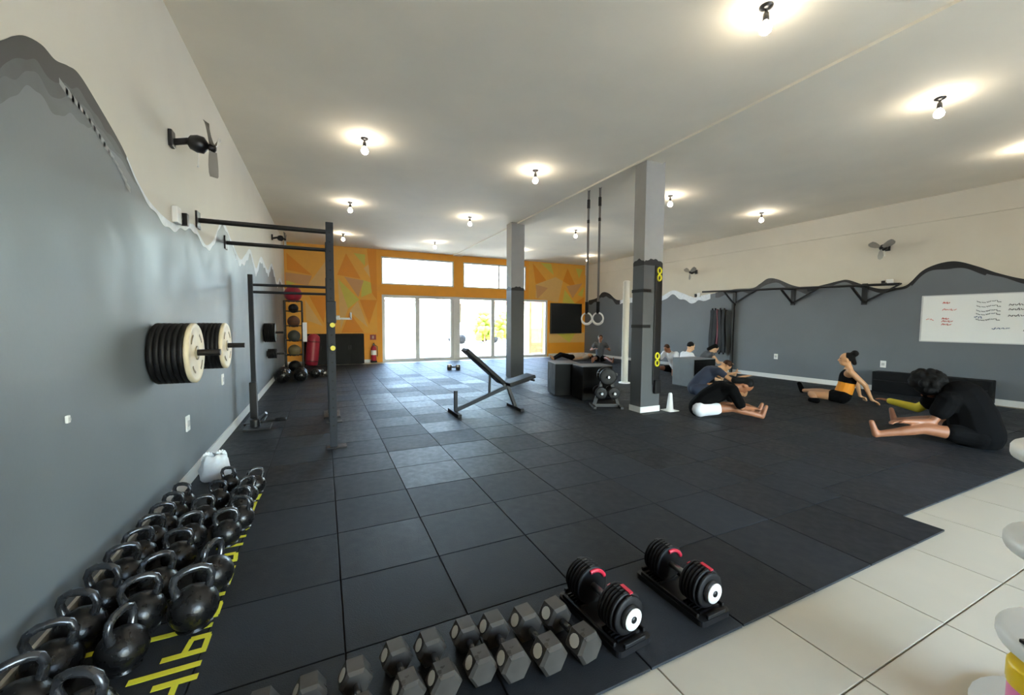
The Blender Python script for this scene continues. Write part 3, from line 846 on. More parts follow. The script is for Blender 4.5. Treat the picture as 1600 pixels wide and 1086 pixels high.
def make_adj(loc, rz, label):
    t = thing('adjustable_dumbbell', label, 'dumbbell', loc, rz, 'adjustable dumbbells')
    zc = .098
    for s_ in (-1, 1):
        for q in range(6):
            r = .092 if q < 5 else .084
            y = s_*(.072+q*.019)
            p = MB().lathe([(.018, -.007), (r*.8, -.0075), (r-.004, -.0065), (r, -.003), (r, .003), (r-.004, .0065), (r*.8, .0075), (.018, .007)], (0, y, zc), (0, 1, 0), 28).build('plate', BLKRUB, t)
            MB().box((0, y, zc+r), (.03, .009, .004), bev=.001).build('plate_lug', BLKPLA, p)
        a = math.radians(62)
        red = MB()
        y = s_*.060
        arc = [(math.cos(u)*.074, s_*.0605, zc+math.sin(u)*.074) for u in [math.radians(25+i*9) for i in range(10)]]
        red.tube(arc, .010, 6)
        red.build('red_dial_mark', mat('red_mark', (206, 44, 66), .4), t)
    MB().cyl((0, -.066, zc), (0, .066, zc), .016, seg=14).build('grip', STEEL, t)
    # white ring disc on the end cap nearest the viewer and a red tab on top
    MB().lathe([(.054, 0), (.052, .014), (.015, .014), (.015, .024), (.0, .024)], (0, -.178, zc), (0, -1, 0), 24).build('end_cap', BLKPLA, t)
    MB().lathe([(.017, .0), (.047, .0), (.047, .005), (.017, .005)], (0, -.194, zc), (0, -1, 0), 28).build('white_ring', WHT, t)
    MB().beam((.018, -.105, zc+.096), (.018, -.165, zc+.092), .018, .006).build('red_tab', mat('red_mark', (206, 44, 66), .4), t)
    return t
tr0 = make_tray((1.165, 1.470, 0), .08, 'black cradle tray under the adjustable dumbbell beside the hex row')
dup(tr0, (1.642, 1.440, 0), .02, 'black cradle tray under the adjustable dumbbell nearest the pale tiles')
ad0 = make_adj((1.165, 1.470, .030), .08, 'black adjustable dumbbell with white ring end beside the hex row')
dup(ad0, (1.642, 1.440, .030), .02, 'black adjustable dumbbell with white ring end nearest the pale tiles')

# ------------------------------------------------------------------ incline bench
bn = thing('incline_bench', 'black adjustable incline bench standing in the middle of the floor', 'bench', (2.3, 5.85, 0))
def bl(x, z): return (x-2.3, 0, z)
MB().beam((-.52, -.27, .025), (-.52, .27, .025), .06, .05, bev=.008).build('front_foot', BLKRUB, bn)
MB().beam(bl(1.80, .04), bl(1.80, .36), .05, .05, up=(0, 1, 0), bev=.005).build('front_post', GRYMET, bn)
MB().beam(bl(1.82, .07), bl(2.62, .36), .055, .06, bev=.005).build('main_beam', GRYMET, bn)
MB().beam((.50, -.27, .025), (.50, .27, .025), .06, .05, bev=.008).build('rear_foot', BLKRUB, bn)
MB().beam(bl(2.66, .40), bl(2.80, .04), .05, .06, up=(0, 1, 0), bev=.005).build('rear_leg', BLKMET, bn)
MB().beam(bl(2.56, .44), bl(1.94, .985), .27, .065, bev=.018).build('backrest', VINYL, bn)
MB().beam(bl(2.62, .39), bl(2.02, .90), .06, .04).build('backrest_rail', BLKMET, bn)
MB().beam(bl(2.64, .41), bl(3.10, .53), .30, .06, bev=.018).build('seat', VINYL, bn)
MB().beam(bl(2.60, .35), bl(3.05, .465), .05, .045).build('seat_rail', GRYMET, bn)
MB().beam(bl(2.35, .28), bl(2.36, .58), .03, .03, up=(0, 1, 0)).build('support_strut', GRYMET, bn)
for s_ in (-1, 1): MB().cyl((.76, 0, .47), (.76, s_*.16, .47), .018, seg=10).build('leg_roller', BLKRUB, bn)

# ------------------------------------------------------------------ plyo boxes
def plyo(loc, rz, d, label, front, side, top):
    t = thing('plyo_box', label, 'plyo box', loc, rz, 'foam plyo boxes')
    x, y, z = d
    MB().box((0, 0, z/2), (x-.02, y-.02, z-.01), bev=.01).build('core', BLKRUB, t)
    for s_ in (-1, 1):
        MB().box((0, s_*(y/2-.006), z/2), (x-.016, .014, z-.02), bev=.004).build('side_panel', side if s_ < 0 else front, t)
        MB().box((s_*(x/2-.006), 0, z/2), (.014, y-.016, z-.02), bev=.004).build('side_panel', front if s_ < 0 else side, t)
    MB().box((0, 0, z-.003), (x-.01, y-.01, .016), bev=.005).build('top_panel', top, t)
    return t
TOPG = mat('grey_top_vinyl', (104, 106, 108), .45)
plyo((4.30, 6.76, 0), -.28, (.50, .60, .62), 'black foam plyo box behind its nearer twin left of the column', BOXK, BOXK, TOPG)
plyo((4.50, 6.10, 0), -.14, (.60, .44, .62), 'nearer black foam plyo box left of the near column', BOXK, BOXK, TOPG)
plyo((7.56, 6.46, 0), .0, (.66, .60, .62), 'plyo box with grey and black faces right of the near column', BOXG, BOXK, BOXG)

# ------------------------------------------------------------------ plate tree left of the column
pt = thing('plate_tree', 'black steel plate tree left of the near column base', 'plate tree', (4.25, 5.36, 0), -.45)
b_ = MB()
for s_ in (-1, 1): b_.beam((s_*.22, -.20, .02), (s_*.22, .20, .02), .05, .04, bev=.005)
b_.beam((-.22, 0, .03), (.22, 0, .03), .05, .05)
b_.build('base', BLKMET, pt)
for s_ in (-1, 1): MB().beam((s_*.20, 0, .03), (s_*.03, 0, .56), .05, .05, up=(0, 1, 0), bev=.005).build('leg', BLKMET, pt)
MB().beam((-.16, 0, .55), (.18, 0, .55), .05, .05, bev=.006).build('top_bar', BLKMET, pt)
PEGS = [(.0, .52, .14), (-.105, .25, .10), (.105, .25, .10)]
for px_, pz_, r_ in PEGS: MB().cyl((px_, -.19, pz_), (px_, .19, pz_), .02, seg=10).build('peg', STEEL, pt)
mpt = Matrix.Translation((4.25, 5.36, 0)) @ Matrix.Rotation(-.45, 4, 'Z')
side_names = {-1: 'front', 1: 'rear'}
for (px_, pz_, r_), lvl in zip(PEGS, ('top peg', 'lower left peg', 'lower right peg')):
    for s_ in (-1, 1):
        me = MB().lathe([(.022, -.022), (r_*.5, -.02), (r_*.85, -.022), (r_, -.016), (r_, .016), (r_*.85, .022), (r_*.5, .02), (.022, .022)], axis=(0, 1, 0), seg=24).mesh('weight_plate', BLKRUB)
        o = bpy.data.objects.new('weight_plate', me); COL.objects.link(o)
        o.matrix_world = mpt @ Matrix.Translation((px_, s_*.10, pz_))
        tag(o, 'black weight plate on the %s side, %s of the plate tree' % (side_names[s_], lvl), 'weight plate', 'plates on the plate tree')

# white cone and pole by the column
cn_ = thing('marker_cone', 'small white marker cone at the right foot of the near column', 'cone', (5.02, 4.72, 0))
MB().lathe([(.085, 0), (.085, .012), (.055, .02), (.03, .27), (.022, .285), (.001, .29)], seg=18).build('cone_body', WHT, cn_)
MB().box((0, 0, .006), (.2, .2, .012), bev=.003).build('cone_base', WHT, cn_)
pole = thing('white_pole', 'white vertical pole standing behind the near column', 'pole', (6.35, 7.35, 0))
MB().cyl((0, 0, .03), (0, 0, 2.35), .075, seg=16).sphere((0, 0, 2.35), (.075, .075, .03)).build('tube', WHITE, pole)
MB().lathe([(.13, 0), (.13, .02), (.08, .035)], seg=18).build('flange', WHT, pole)

# ------------------------------------------------------------------ gymnastic rings on straps
for i, (x, y) in enumerate(((4.51, 6.31), (4.60, 6.09))):
    t = thing('gym_ring', 'hanging strap with white ring, %s' % ('nearer the far column' if i == 0 else 'nearer the near column'), 'gym ring', (x, y, H), .5, 'gym rings hanging from the ceiling')
    st = MB()
    for s_ in (-1, 1): st.box((s_*.012, 0, -1.15), (.003, .032, 2.22))
    st.build('strap', mat('grey_webbing', (120, 116, 110), .8), t)
    MB().box((0, 0, -.006), (.08, .08, .012)).tube([(0, .02*math.cos(a), -.035+.025*math.sin(a)) for a in [2*PI*k/10 for k in range(10)]], .006, 6, closed=True).build('ceiling_anchor', BLKMET, t)
    MB().box((0, 0, -.28), (.04, .045, .16), bev=.004).box((0, 0, -.6), (.034, .04, .06), bev=.004).build('buckle', BLKRUB, t)
    MB().box((0, 0, -2.20), (.045, .05, .22), bev=.006).build('strap_end', BLKRUB, t)
    rg = MB().tube([(.0, .105*math.cos(a), -2.40+.105*math.sin(a)) for a in [2*PI*k/24 for k in range(24)]], .015, 8, closed=True).build('ring', WHT, t)
    MB().tube([(.0, .105*math.cos(a), -2.40+.105*math.sin(a)) for a in [PI*1.15+PI*.7*k/10 for k in range(11)]], .022, 8).build('grip_tape', WHT, rg)

# ------------------------------------------------------------------ right wall pull-up rail
rr_ = thing('wall_pull_up_rail', 'long black pull-up rail on brackets along the right wall', 'pull-up rail', (0, 0, 0))
xo = 10.15
MB().cyl((xo, 8.45, 2.33), (xo, 3.95, 2.19), .026, seg=12).build('rail', BLKMET, rr_)
for yb_, zz in ((7.75, 2.30), (6.2, 2.26), (4.75, 2.22)):
    xw = XR(yb_)-.005
    b = MB()
    b.box((xw-.008, yb_, zz-.16), (.016, .10, .46))
    b.beam((xw-.01, yb_, zz), (xo, yb_, zz), .04, .04); b.beam((xw-.02, yb_, zz-.34), (xo+.02, yb_, zz-.02), .035, .035)
    b.beam((xw-.02, yb_, zz-.34), (xw-.02, yb_-.62, zz+.02), .03, .03)
    b.build('bracket', BLKMET, rr_)
MB().beam((XR(7.7)-.05, 7.75, 0.01), (XR(7.7)-.05, 7.75, 2.0), .06, .06, up=(0, 1, 0)).build('post', BLKMET, rr_)
# hanging resistance bands
for k, (dy, c, w) in enumerate(((-.0, BLKRUB, .09), (.115, BLKRUB, .10), (.20, mat('dark_red_band', (110, 24, 30), .5), .035), (.285, BLKRUB, .10), (.40, BLKRUB, .09))):
    t = thing('resistance_band', ['black resistance band nearest the rail post', 'second black resistance band from the rail post', 'narrow dark red resistance band among the black ones', 'black resistance band just beyond the red band', 'black resistance band farthest from the rail post'][k], 'resistance band', (XR(7.94+dy)-.15, 7.94+dy, 1.80), 0, 'bands hanging by the rail post')
    pts = []
    for s_ in (-1, 1):
        rng = range(9) if s_ > 0 else range(8, -1, -1)
        for i in rng: pts.append((.03*s_, .02*math.sin(i*.7+k), -i*.155))
    lo = MB()
    for p, q in zip(pts, pts[1:]+pts[:1]): lo.beam(p, q, w, .006, up=(1, 0, 0)) if (Vector(p)-Vector(q)).length > .001 else None
    lo.build('loop', c, t)
    MB().cyl((-.06, 0, -.02), (.14, 0, -.02), .008, seg=8).build('hook', BLKMET, t)
kb_ = thing('crash_mat', 'long black crash mat leaning on the right wall behind the man in black', 'mat', (0, 0, 0))
cmx = MB(); ang2 = -math.atan(-.035)
cmx.box((XR(3.59)-.17, 3.59, .215), (.26, 1.66, .42), rot=(0, -.04, ang2), bev=.02)
cmx.build('cover', BOXK, kb_)
MB().box((XR(3.59)-.303, 3.59, .25), (.006, 1.6, .012), rot=(0, -.04, ang2)).build('seam', BLKPLA, kb_)

# ------------------------------------------------------------------ far left: ball tower, balls, red bag, cabinets, extinguisher
bt = thing('ball_tower', 'tall dark medicine ball tower in the far left corner', 'ball rack', (-.70, 12.0, 0))
for sx in (-.2, .2):
    for sy in (-.16, .16):
        MB().cyl((sx, sy, .02), (sx, sy, 1.92), .018, seg=8).build('post', BLKMET, bt)
for z in (.10, .52, .90, 1.28, 1.66, 1.92):
    f_ = MB()
    for sy in (-.16, .16): f_.cyl((-.2, sy, z), (.2, sy, z), .012, seg=8)
    for sx in (-.2, .2): f_.cyl((sx, -.16, z), (sx, .16, z), .012, seg=8)
    for sx in (-.09, .09): f_.cyl((sx, -.16, z-.02), (sx, .16, z-.02), .012, seg=8)
    f_.build('cradle', BLKMET, bt)
BALLS = [(1.92, .21, mat('maroon_ball', (150, 28, 48), .4), 'dark red medicine ball on top of the ball tower'), (1.66, .12, BLKRUB, 'black medicine ball on the top tier of the ball tower'), (1.28, .15, mat('brown_leather', (96, 62, 44), .5), 'brown medicine ball on the second tier of the ball tower'),
         (.90, .15, mat('dark_grey_ball', (60, 62, 58), .5), 'dark grey medicine ball on the third tier of the ball tower'), (.52, .15, mat('olive_ball', (104, 92, 62), .5), 'olive medicine ball on the fourth tier of the ball tower'), (.10, .15, BLKRUB, 'black medicine ball on the lowest tier of the ball tower')]
def ball(loc, r, m, label, grp, name='medicine_ball'):
    t = thing(name, label, 'ball', loc, random.uniform(0, 3), grp)
    MB().sphere((0, 0, r), r, 20, 12).build('shell', m, t)
    sm_ = MB()
    for ax in (0, 1):
        sm_.tube([((r*1.002*math.cos(a), 0, r+r*1.002*math.sin(a)) if ax else (r*1.002*math.cos(a), r*1.002*math.sin(a), r)) for a in [2*PI*k/28 for k in range(28)]], r*.02, 5, closed=True)
    sm_.build('seam', BLKPLA, t)
for z, r, m, lb in BALLS: ball((-.70, 12.0, z-.02+.012-(r-math.sqrt(max(0, r*r-.0081)))), r, m, lb, 'balls in the tower')
wt = thing('white_towel', 'white towel hanging from the side of the ball tower', 'towel', (-.44, 11.82, 1.36))
MB().box((0, 0, -.25), (.10, .02, .50), bev=.008).box((0, .04, -.2), (.10, .02, .40), bev=.008).box((0, .02, -.003), (.10, .06, .02), bev=.008).build('cloth', CWHT, wt)
for i, (x, y, r) in enumerate(((-.86, 10.40, .17), (-.50, 10.50, .15), (-.87, 10.86, .16), (-.52, 10.95, .15), (-.20, 11.02, .12))):
    ball((x, y, 0), r, IRON, 'black slam ball on the floor at the left wall, %s from the viewer' % ORD_W[i], 'slam balls at the foot of the tower', 'slam ball'.replace(' ', '_'))
for i, (x, y, rz) in enumerate(((-.05, 11.3, 1.1), (.02, 11.75, 1.3), (-.35, 11.55, .9))):
    dup(hd0, (x, y, 0), rz, 'dark hex dumbbell on the floor before the ball tower, %s from the viewer' % ORD_W[i], 'hex dumbbells by the ball tower', 1.1)
dup(hd0, (3.45, 11.4, 0), 1.2, 'lone dark hex dumbbell on the floor before the glazed doors', 'lone dumbbell', 1.3)

for i, x in enumerate((-.11, .78)):
    c = thing('storage_cabinet', 'low black cabinet under the orange wall, %s' % ('behind the red bag' if i == 0 else 'nearer the doors'), 'cabinet', (x, 14.42, 0), 0, 'black cabinets under the orange wall')
    MB().box((0, 0, .50), (.88, .42, .98), bev=.008).build('body', BOXK, c)
    for s_ in (-1, 1):
        d_ = MB().box((s_*.215, -.216, .5), (.42, .016, .90), bev=.004).build('door', BOXK, c)
        MB().box((s_*.03, -.23, .55), (.014, .02, .14)).build('handle', BLKMET, d_)
rb = thing('red_bag', 'red cylindrical punch bag leaning on the black cabinets', 'punch bag', (-.36, 13.9, 0), rot=(.0, .10, .0))
rb.location = (-.36, 13.85, .03)
MB().lathe([(.001, 0), (.13, .005), (.18, .05), (.185, .2), (.185, .78), (.17, .90), (.10, .97), (.001, .99)], seg=22).build('bag_body', REDV, rb)
for z in (.15, .75): MB().lathe([(.184, -.02), (.189, -.015), (.189, .015), (.184, .02)], (0, 0, z), (0, 0, 1), 22).build('band', mat('dark_red_trim', (96, 18, 28), .5), rb)
ex = thing('fire_extinguisher', 'red fire extinguisher with white label by the orange door jamb', 'extinguisher', (1.55, 14.50, 0))
MB().lathe([(.08, 0), (.09, .01), (.09, .42), (.07, .48), (.03, .51), (.03, .53)], (0, 0, .06), seg=18).build('cylinder', RED, ex)
MB().lathe([(.0915, .0), (.0915, .16)], (0, 0, .26), seg=18).build('label_band', WHT, ex)
MB().box((0, -.02, .61), (.05, .08, .05)).beam((0, 0, .63), (0, -.14, .67), .02, .015).build('valve', BLKPLA, ex)
MB().tube([(.02, -.03, .61), (.11, -.04, .55), (.12, -.03, .3), (.11, -.02, .2)], .012, 8).build('hose', BLKPLA, ex)
MB().box((0, 0, .03), (.2, .2, .06), bev=.01).build('stand', BLKRUB, ex)
sg = thing('extinguisher_sign', 'small dark red sign above the fire extinguisher', 'sign', (1.55, YF, .86))
MB().box((0, -.006, 0), (.2, .012, .18), bev=.003).build('plate', mat('dark_red_sign', (130, 36, 44), .5), sg)
MB().box((0, -.013, 0), (.06, .004, .10), bev=.001).build('pictogram', mat('sign_grey', (180, 150, 140), .5), sg)

# ------------------------------------------------------------------ display stand at the right edge
ds = thing('display_stand', 'white tiered display stand with dark post at the tile edge', 'stand', (2.275, .285, 0))
MB().lathe([(.30, 0), (.30, .02), (.04, .035)], (0, 0, ZF), seg=32).build('base', WHT, ds)
MB().cyl((0.02, 0, .015), (0.02, 0, 1.25), .028, seg=14).build('post', BLKMET, ds)
for z in (.31, .645, .965):
    MB().lathe([(.03, -.03), (.23, -.03), (.246, -.022), (.25, -.01), (.25, .01), (.244, .022), (.23, .03), (.03, .03)], (0, 0, z), seg=40).build('shelf', WHT, ds)
tb = thing('supplement_tub', 'pink tub with yellow lid under the lowest white tier of display stand', 'tub', (2.135, .375, .021))
MB().lathe([(.085, 0), (.095, .008), (.095, .165), (.09, .172)], seg=28).build('tub_body', mat('pink_plastic', (236, 130, 178), .35), tb)
MB().lathe([(.098, .170), (.098, .178), (.100, .182), (.100, .235), (.094, .245), (.001, .246)], seg=28).build('lid', mat('yellow_plastic', (246, 206, 20), .3), tb)
MB().lathe([(.0, 0), (.02, .0), (.02, .002), (.0, .002)], (-.072, -.062, .09), (-.76, -.65, 0), 16).build('dark_spot', mat('grey_spot', (96, 100, 90), .5), tb)
ph = thing('phone_holder', 'black open frame holder on the middle tier of display stand', 'holder', (2.13, .37, .341), -.5)
hh = MB()
hh.box((0, 0, .006), (.14, .09, .012), bev=.003)
for s_ in (-1, 1): hh.box((s_*.062, 0, .065), (.012, .012, .12))
hh.box((0, 0, .122), (.136, .012, .012))
hh.build('frame', BLKPLA, ph)

# ------------------------------------------------------------------ people
def capsule(mb, p, q, r1, r2, seg=12):
    p, q = Vector(p), Vector(q)
    d = q-p; L = d.length
    d = d/L if L > 1e-6 else Vector((0, 0, 1))
    prof = []
    for i in range(5):
        a = -PI/2+i*PI/8; prof.append((max(1e-5, r1*math.cos(a)), r1*math.sin(a)))
    for i in range(5):
        a = i*PI/8; prof.append((max(1e-5, r2*math.cos(a)), L+r2*math.sin(a)))
    mb.lathe(prof, p, d, seg)
def remesh(mb, name, m, parent, vox, smooth=4):
    me = mb.mesh(name+'_src', m)
    o = bpy.data.objects.new(name+'_src', me); COL.objects.link(o)
    rm = o.modifiers.new('r', 'REMESH'); rm.mode = 'VOXEL'; rm.voxel_size = vox; rm.use_smooth_shade = True
    if smooth:
        sm = o.modifiers.new('s', 'SMOOTH'); sm.iterations = smooth; sm.factor = .5
    dg = bpy.context.evaluated_depsgraph_get()
    new = bpy.data.meshes.new_from_object(o.evaluated_get(dg))
    bpy.data.objects.remove(o); bpy.data.meshes.remove(me)
    new.name = name
    for p in new.polygons: p.use_smooth = True
    if not new.materials: new.materials.append(m)
    r = bpy.data.objects.new(name, new); COL.objects.link(r)
    if parent: r.parent = parent
    return r
def limb3(a, c, l1, l2, bend):
    # two-bone joint: returns elbow/knee between a and c, bending towards vector bend
    a, c = Vector(a), Vector(c); d = c-a; L = min(d.length, (l1+l2)*.999)
    dn = d.normalized(); x = (l1*l1-l2*l2+L*L)/(2*L); h = math.sqrt(max(0, l1*l1-x*x))
    b = Vector(bend); b = (b-dn*b.dot(dn))
    b = b.normalized() if b.length > 1e-6 else dn.orthogonal()
    return a+dn*x+b*h
def person(label, base, J, skin, hairm, cloth, vox=.012, hair='short', size=1.):
    """J: world joints. cloth: list of (name, material, [segments])"""
    base = Vector(base)
    t = thing('person', label, 'person', base)
    K = {k: Vector(v)-base for k, v in J.items()}
    seg = {}
    seg['belly'] = ('pelvis', 'waist', .125, .115); seg['ribs'] = ('waist', 'chest', .115, .125); seg['yoke'] = ('chest', 'neck', .105, .055)
    seg['neckseg'] = ('neck', 'head', .052, .05)
    for s in 'AB':
        seg['clav'+s] = ('chest', 'sh'+s, .10, .058); seg['uarm'+s] = ('sh'+s, 'el'+s, .052, .040); seg['farm'+s] = ('el'+s, 'wr'+s, .040, .026)
        seg['but'+s] = ('pelvis', 'hip'+s, .115, .10); seg['thigh'+s] = ('hip'+s, 'kn'+s, .088, .056); seg['calf'+s] = ('kn'+s, 'an'+s, .056, .034)
        seg['foot'+s] = ('an'+s, 'toe'+s, .038, .026)
    b = MB()
    for k, (p, q, r1, r2) in seg.items():
        capsule(b, K[p], K[q], r1*size, r2*size)
        if k.startswith('calf'): capsule(b, K[p].lerp(K[q], .18), K[p].lerp(K[q], .45), .055*size, .05*size)
    # head
    fd = (Vector(J['face'])).normalized(); up = (K['head']-K['neck']).normalized()
    up = (up-fd*up.dot(fd)); up = up.normalized() if up.length > .05 else Vector((0, 0, 1))
    sd = fd.cross(up)
    hc = K['head']
    HR = Matrix((sd, fd, up)).transposed()
    L = lambda x, y, z: hc+sd*x+fd*y+up*z
    b.sphere(L(0, 0, .02), (.072, .092, .10), 16, 12, rot=HR)
    b.sphere(L(0, .03, -.055), (.052, .058, .06), 12, 8, rot=HR)
    capsule(b, L(0, .085, .015), L(0, .108, -.022), .011, .015, 8)
    b.sphere(L(0, .085, -.055), (.024, .012, .012), 8, 6, rot=HR)
    for s in (-1, 1): b.sphere(L(s*.076, -.005, -.005), (.012, .022, .032), 8, 6, rot=HR)
    # hands: palm, four unequal bent fingers, thumb from the side of the palm
    for s in 'AB':
        w = K['wr'+s]; d = Vector(J['hand'+s]).normalized() if 'hand'+s in J else (w-K['el'+s]).normalized()
        pn = Vector(J.get('palm'+s, (0, 0, -1))); pn = (pn-d*pn.dot(d)); pn = pn.normalized() if pn.length > .05 else d.orthogonal()
        lat = d.cross(pn)*(1 if s == 'A' else -1)
        for e in (-.024, 0, .024): capsule(b, w+lat*e*.6, w+d*.085+lat*e, .018, .0135, 8)
        for e, ln in ((-.033, .062), (-.011, .074), (.011, .078), (.033, .070)):
            p0 = w+d*.082+lat*e; p1 = p0+(d*.95+pn*.25).normalized()*ln*.5+lat*e*.12; p2 = p1+(d*.7+pn*.7).normalized()*ln*.5
            capsule(b, p0, p1, .0105, .0098, 8); capsule(b, p1, p2, .0098, .0085, 8)
        p0 = w+d*.03+lat*.026; p1 = p0+(d*.6+lat*.75).normalized()*.042; p2 = p1+(d*.85+lat*.2+pn*.2).normalized()*.03
        capsule(b, p0, p1, .013, .011, 8); capsule(b, p1, p2, .011, .009, 8)
    body = remesh(b, 'body', skin, t, vox, 3)
    for s in (-1, 1):
        MB().sphere(L(s*.031, .083, .022), (.010, .008, .007), 8, 6).build('eye', EYE, t)
    # hair
    h = MB()
    if hair == 'short':
        h.sphere(L(0, -.022, .042), (.079, .088, .088), 16, 12, rot=HR)
    elif hair == 'bun':
        h.sphere(L(0, -.030, .040), (.079, .084, .088), 16, 12, rot=HR); h.sphere(L(0, -.115, .115), .058, 12, 8)
        capsule(h, L(0, -.07, .06), L(0, -.12, -.06), .05, .035)
    elif hair == 'big':
        rs = random.Random(3)
        h.sphere(L(0, -.04, .05), (.165, .155, .16), 16, 12, rot=HR)
        for i in range(46):
            v = Vector((rs.gauss(0, 1), rs.gauss(-.5, .8), rs.gauss(.4, .8))).normalized()
            h.sphere(L(v.x*.16, -.04+v.y*.15, .05+v.z*.155), rs.uniform(.035, .055), 8, 6)
    elif hair == 'long':
        h.sphere(L(0, -.026, .040), (.081, .088, .090), 16, 12, rot=HR)
        capsule(h, L(0, -.06, .03), L(0, -.10, -.12), .06, .05)
    remesh(h, 'hair', hairm, t, max(vox, .012), 1)
    for nm, m, segs in cloth:
        c = MB()
        for k, grow, cut in segs:
            p, q, r1, r2 = seg[k]
            P, Q = K[p], K[q]
            if cut != (0, 1): P, Q = K[p].lerp(K[q], cut[0]), K[p].lerp(K[q], cut[1]); r1, r2 = r1+(r2-r1)*cut[0], r1+(r2-r1)*cut[1]
            capsule(c, P, Q, r1*size+grow, r2*size+grow)
        remesh(c, nm, m, t, vox, 3)
    return t
FULL = (0, 1)
def tee(sl=.55, g=.014): return [('belly', g, FULL), ('ribs', g, FULL), ('yoke', g, (0, .75))]+[('clav'+s, g, FULL) for s in 'AB']+[('uarm'+s, g, (0, sl)) for s in 'AB']
def shorts(ln=.45, g=.014): return [('belly', g, (0, .3))]+[('but'+s, g, FULL) for s in 'AB']+[('thigh'+s, g+.004, (0, ln)) for s in 'AB']
def fold(base, heading, lean, legA=0., legB=0., reach=.75, kneelift=0.02, armlift=0., size=1., zs=0.):
    """seated on the floor, torso folded forward; heading is where the chest points, legA/legB turn each leg"""
    bx_, by_ = base
    f = Vector((math.cos(heading), math.sin(heading), 0)); z = Vector((0, 0, 1)); l = Vector((-f.y, f.x, 0))
    pel = Vector((bx_, by_, .125*size))
    J = {'pelvis': pel}
    p = pel
    for nm, ln, k in (('waist', .20, .65), ('chest', .20, .95), ('neck', .17, 1.2)):
        a = lean*k; p = p+(f*math.sin(a)+z*math.cos(a))*ln*size; J[nm] = p
    a = min(lean*1.25+.1, 2.2); J['head'] = p+(f*math.sin(a)+z*math.cos(a))*.165*size
    J['face'] = f*math.cos(a)-z*math.sin(a)
    a = lean*1.1
    for s, sg, la in (('A', 1, legA), ('B', -1, legB)):
        fl_ = Vector((math.cos(heading+la), math.sin(heading+la), 0))
        hip = pel+l*sg*.095*size-z*.015; J['hip'+s] = hip
        an = hip+fl_*.84*size; an.z = .05
        J['kn'+s] = limb3(hip, an, .44*size, .415*size, z); J['kn'+s].z = max(J['kn'+s].z, .065)
        J['an'+s] = an; J['toe'+s] = an+fl_*.05+z*.15
        sh = J['neck']-(f*math.sin(a)+z*math.cos(a))*.045+l*sg*.175*size; J['sh'+s] = sh
        tg = hip.lerp(an, reach)+z*(.10+armlift)
        d = tg-sh; mx = .53*size
        if d.length > mx: tg = sh+d.normalized()*mx
        tg.z = max(tg.z, .05)
        J['el'+s] = limb3(sh, tg, .28*size, .26*size, -z*.6+l*sg*.5); J['el'+s].z = max(J['el'+s].z, .06)
        J['wr'+s] = tg
    return J

# man in black, front right, folding over his straddled legs
J = fold((6.86, 1.88), math.radians(114), .50, math.radians(18), math.radians(-44), .8, size=1.1)
J['waist'] = Vector((6.87, 1.94, .36)); J['chest'] = Vector((6.86, 2.03, .52)); J['neck'] = Vector((6.84, 2.15, .585))
for s_, sg in (('A', 1), ('B', -1)):
    J['sh'+s_] = J['neck']+Vector((-.91*sg*.19, -.41*sg*.19, -.07)); J['el'+s_] = limb3(J['sh'+s_], J['wr'+s_], .31, .29, (0, 0, -1))
J['hand_'] = (0, 0, 0); del J['hand_']
Jl = dict(J)
sA, sB = J['shA'], J['shB']
J['wrB'] = Vector((7.0, 2.76, .36)); J['face'] = Vector((-.35, .6, -.72)); J['head'] = J['neck']+Vector((-.05, .14, .03)); J['elB'] = limb3(sB, J['wrB'], .31, .30, (0, 0, -1))
person('man in black with big dark hair folding over spread legs near crash mat', (6.86, 1.88, 0), J, SKIN1, HAIRB,
       [('black_shirt', CBLK, tee(.5, .05)+[('belly', .09, FULL), ('ribs', .085, FULL), ('yoke', .06, (0, .6))]), ('black_shorts', CBLK, shorts(.45, .02)),
        ('yellow_sleeve', CYEL, [('uarmB', .012, (.55, 1)), ('farmB', .012, (0, .95))])], .011, 'big', 1.1)
# person in black top and white shorts beside the column
J = fold((5.18, 4.30), math.radians(-41), 1.02, math.radians(3), math.radians(3), .85)
person('person in black top and white shorts folded over outstretched legs by column', (5.18, 4.30, 0), J, SKIN1, HAIRB,
       [('black_top', CBLK, tee(.8, .028)+[('belly', .03, (.2, 1)), ('ribs', .03, FULL)]), ('white_shorts', CWHT, shorts(.5, .016))], .011, 'long')
# three people behind the grey plyo box
J = fold((6.68, 5.66), math.radians(-33), .88, .2, -.2, .98, armlift=.25)
person('person in navy shirt stretching arms forward beyond the front folded person', (6.68, 5.66, 0), J, SKIN2, HAIRBR,
       [('navy_shirt', CNAVY, tee(.4, .02)), ('navy_shorts', CNAVY, shorts(.4, .018))], .016, 'short')
J = fold((7.95, 7.15), math.radians(-20), .28, .5, -.4, .55, armlift=.35)
person('dark-haired person in white shirt sitting upright behind the grey box', (7.95, 7.15, 0), J, SKIN3, HAIRB,
       [('white_shirt', CWHT, tee(.6, .02)), ('grey_shorts', CGRY, shorts(.5, .018))], .016, 'short')
J = fold((9.25, 7.75), math.radians(-25), .60, .4, -.4, .8, armlift=.2)
person('dark-haired person in grey vest leaning forward near the hanging bands', (9.25, 7.75, 0), J, SKIN3, HAIRB,
       [('grey_vest', CGRY, tee(.1, .016)), ('black_shorts', CBLK, shorts(.5, .018))], .016, 'long')
J = fold((8.95, 8.25), math.radians(-170), .62, .4, -.4, .8)
person('brown-haired person in white shirt bending forward just right of the column', (8.95, 8.25, 0), J, SKIN1, HAIRBR,
       [('white_shirt', CWHT, tee(.6, .02)), ('black_shorts', CBLK, shorts(.5, .018))], .018, 'short')
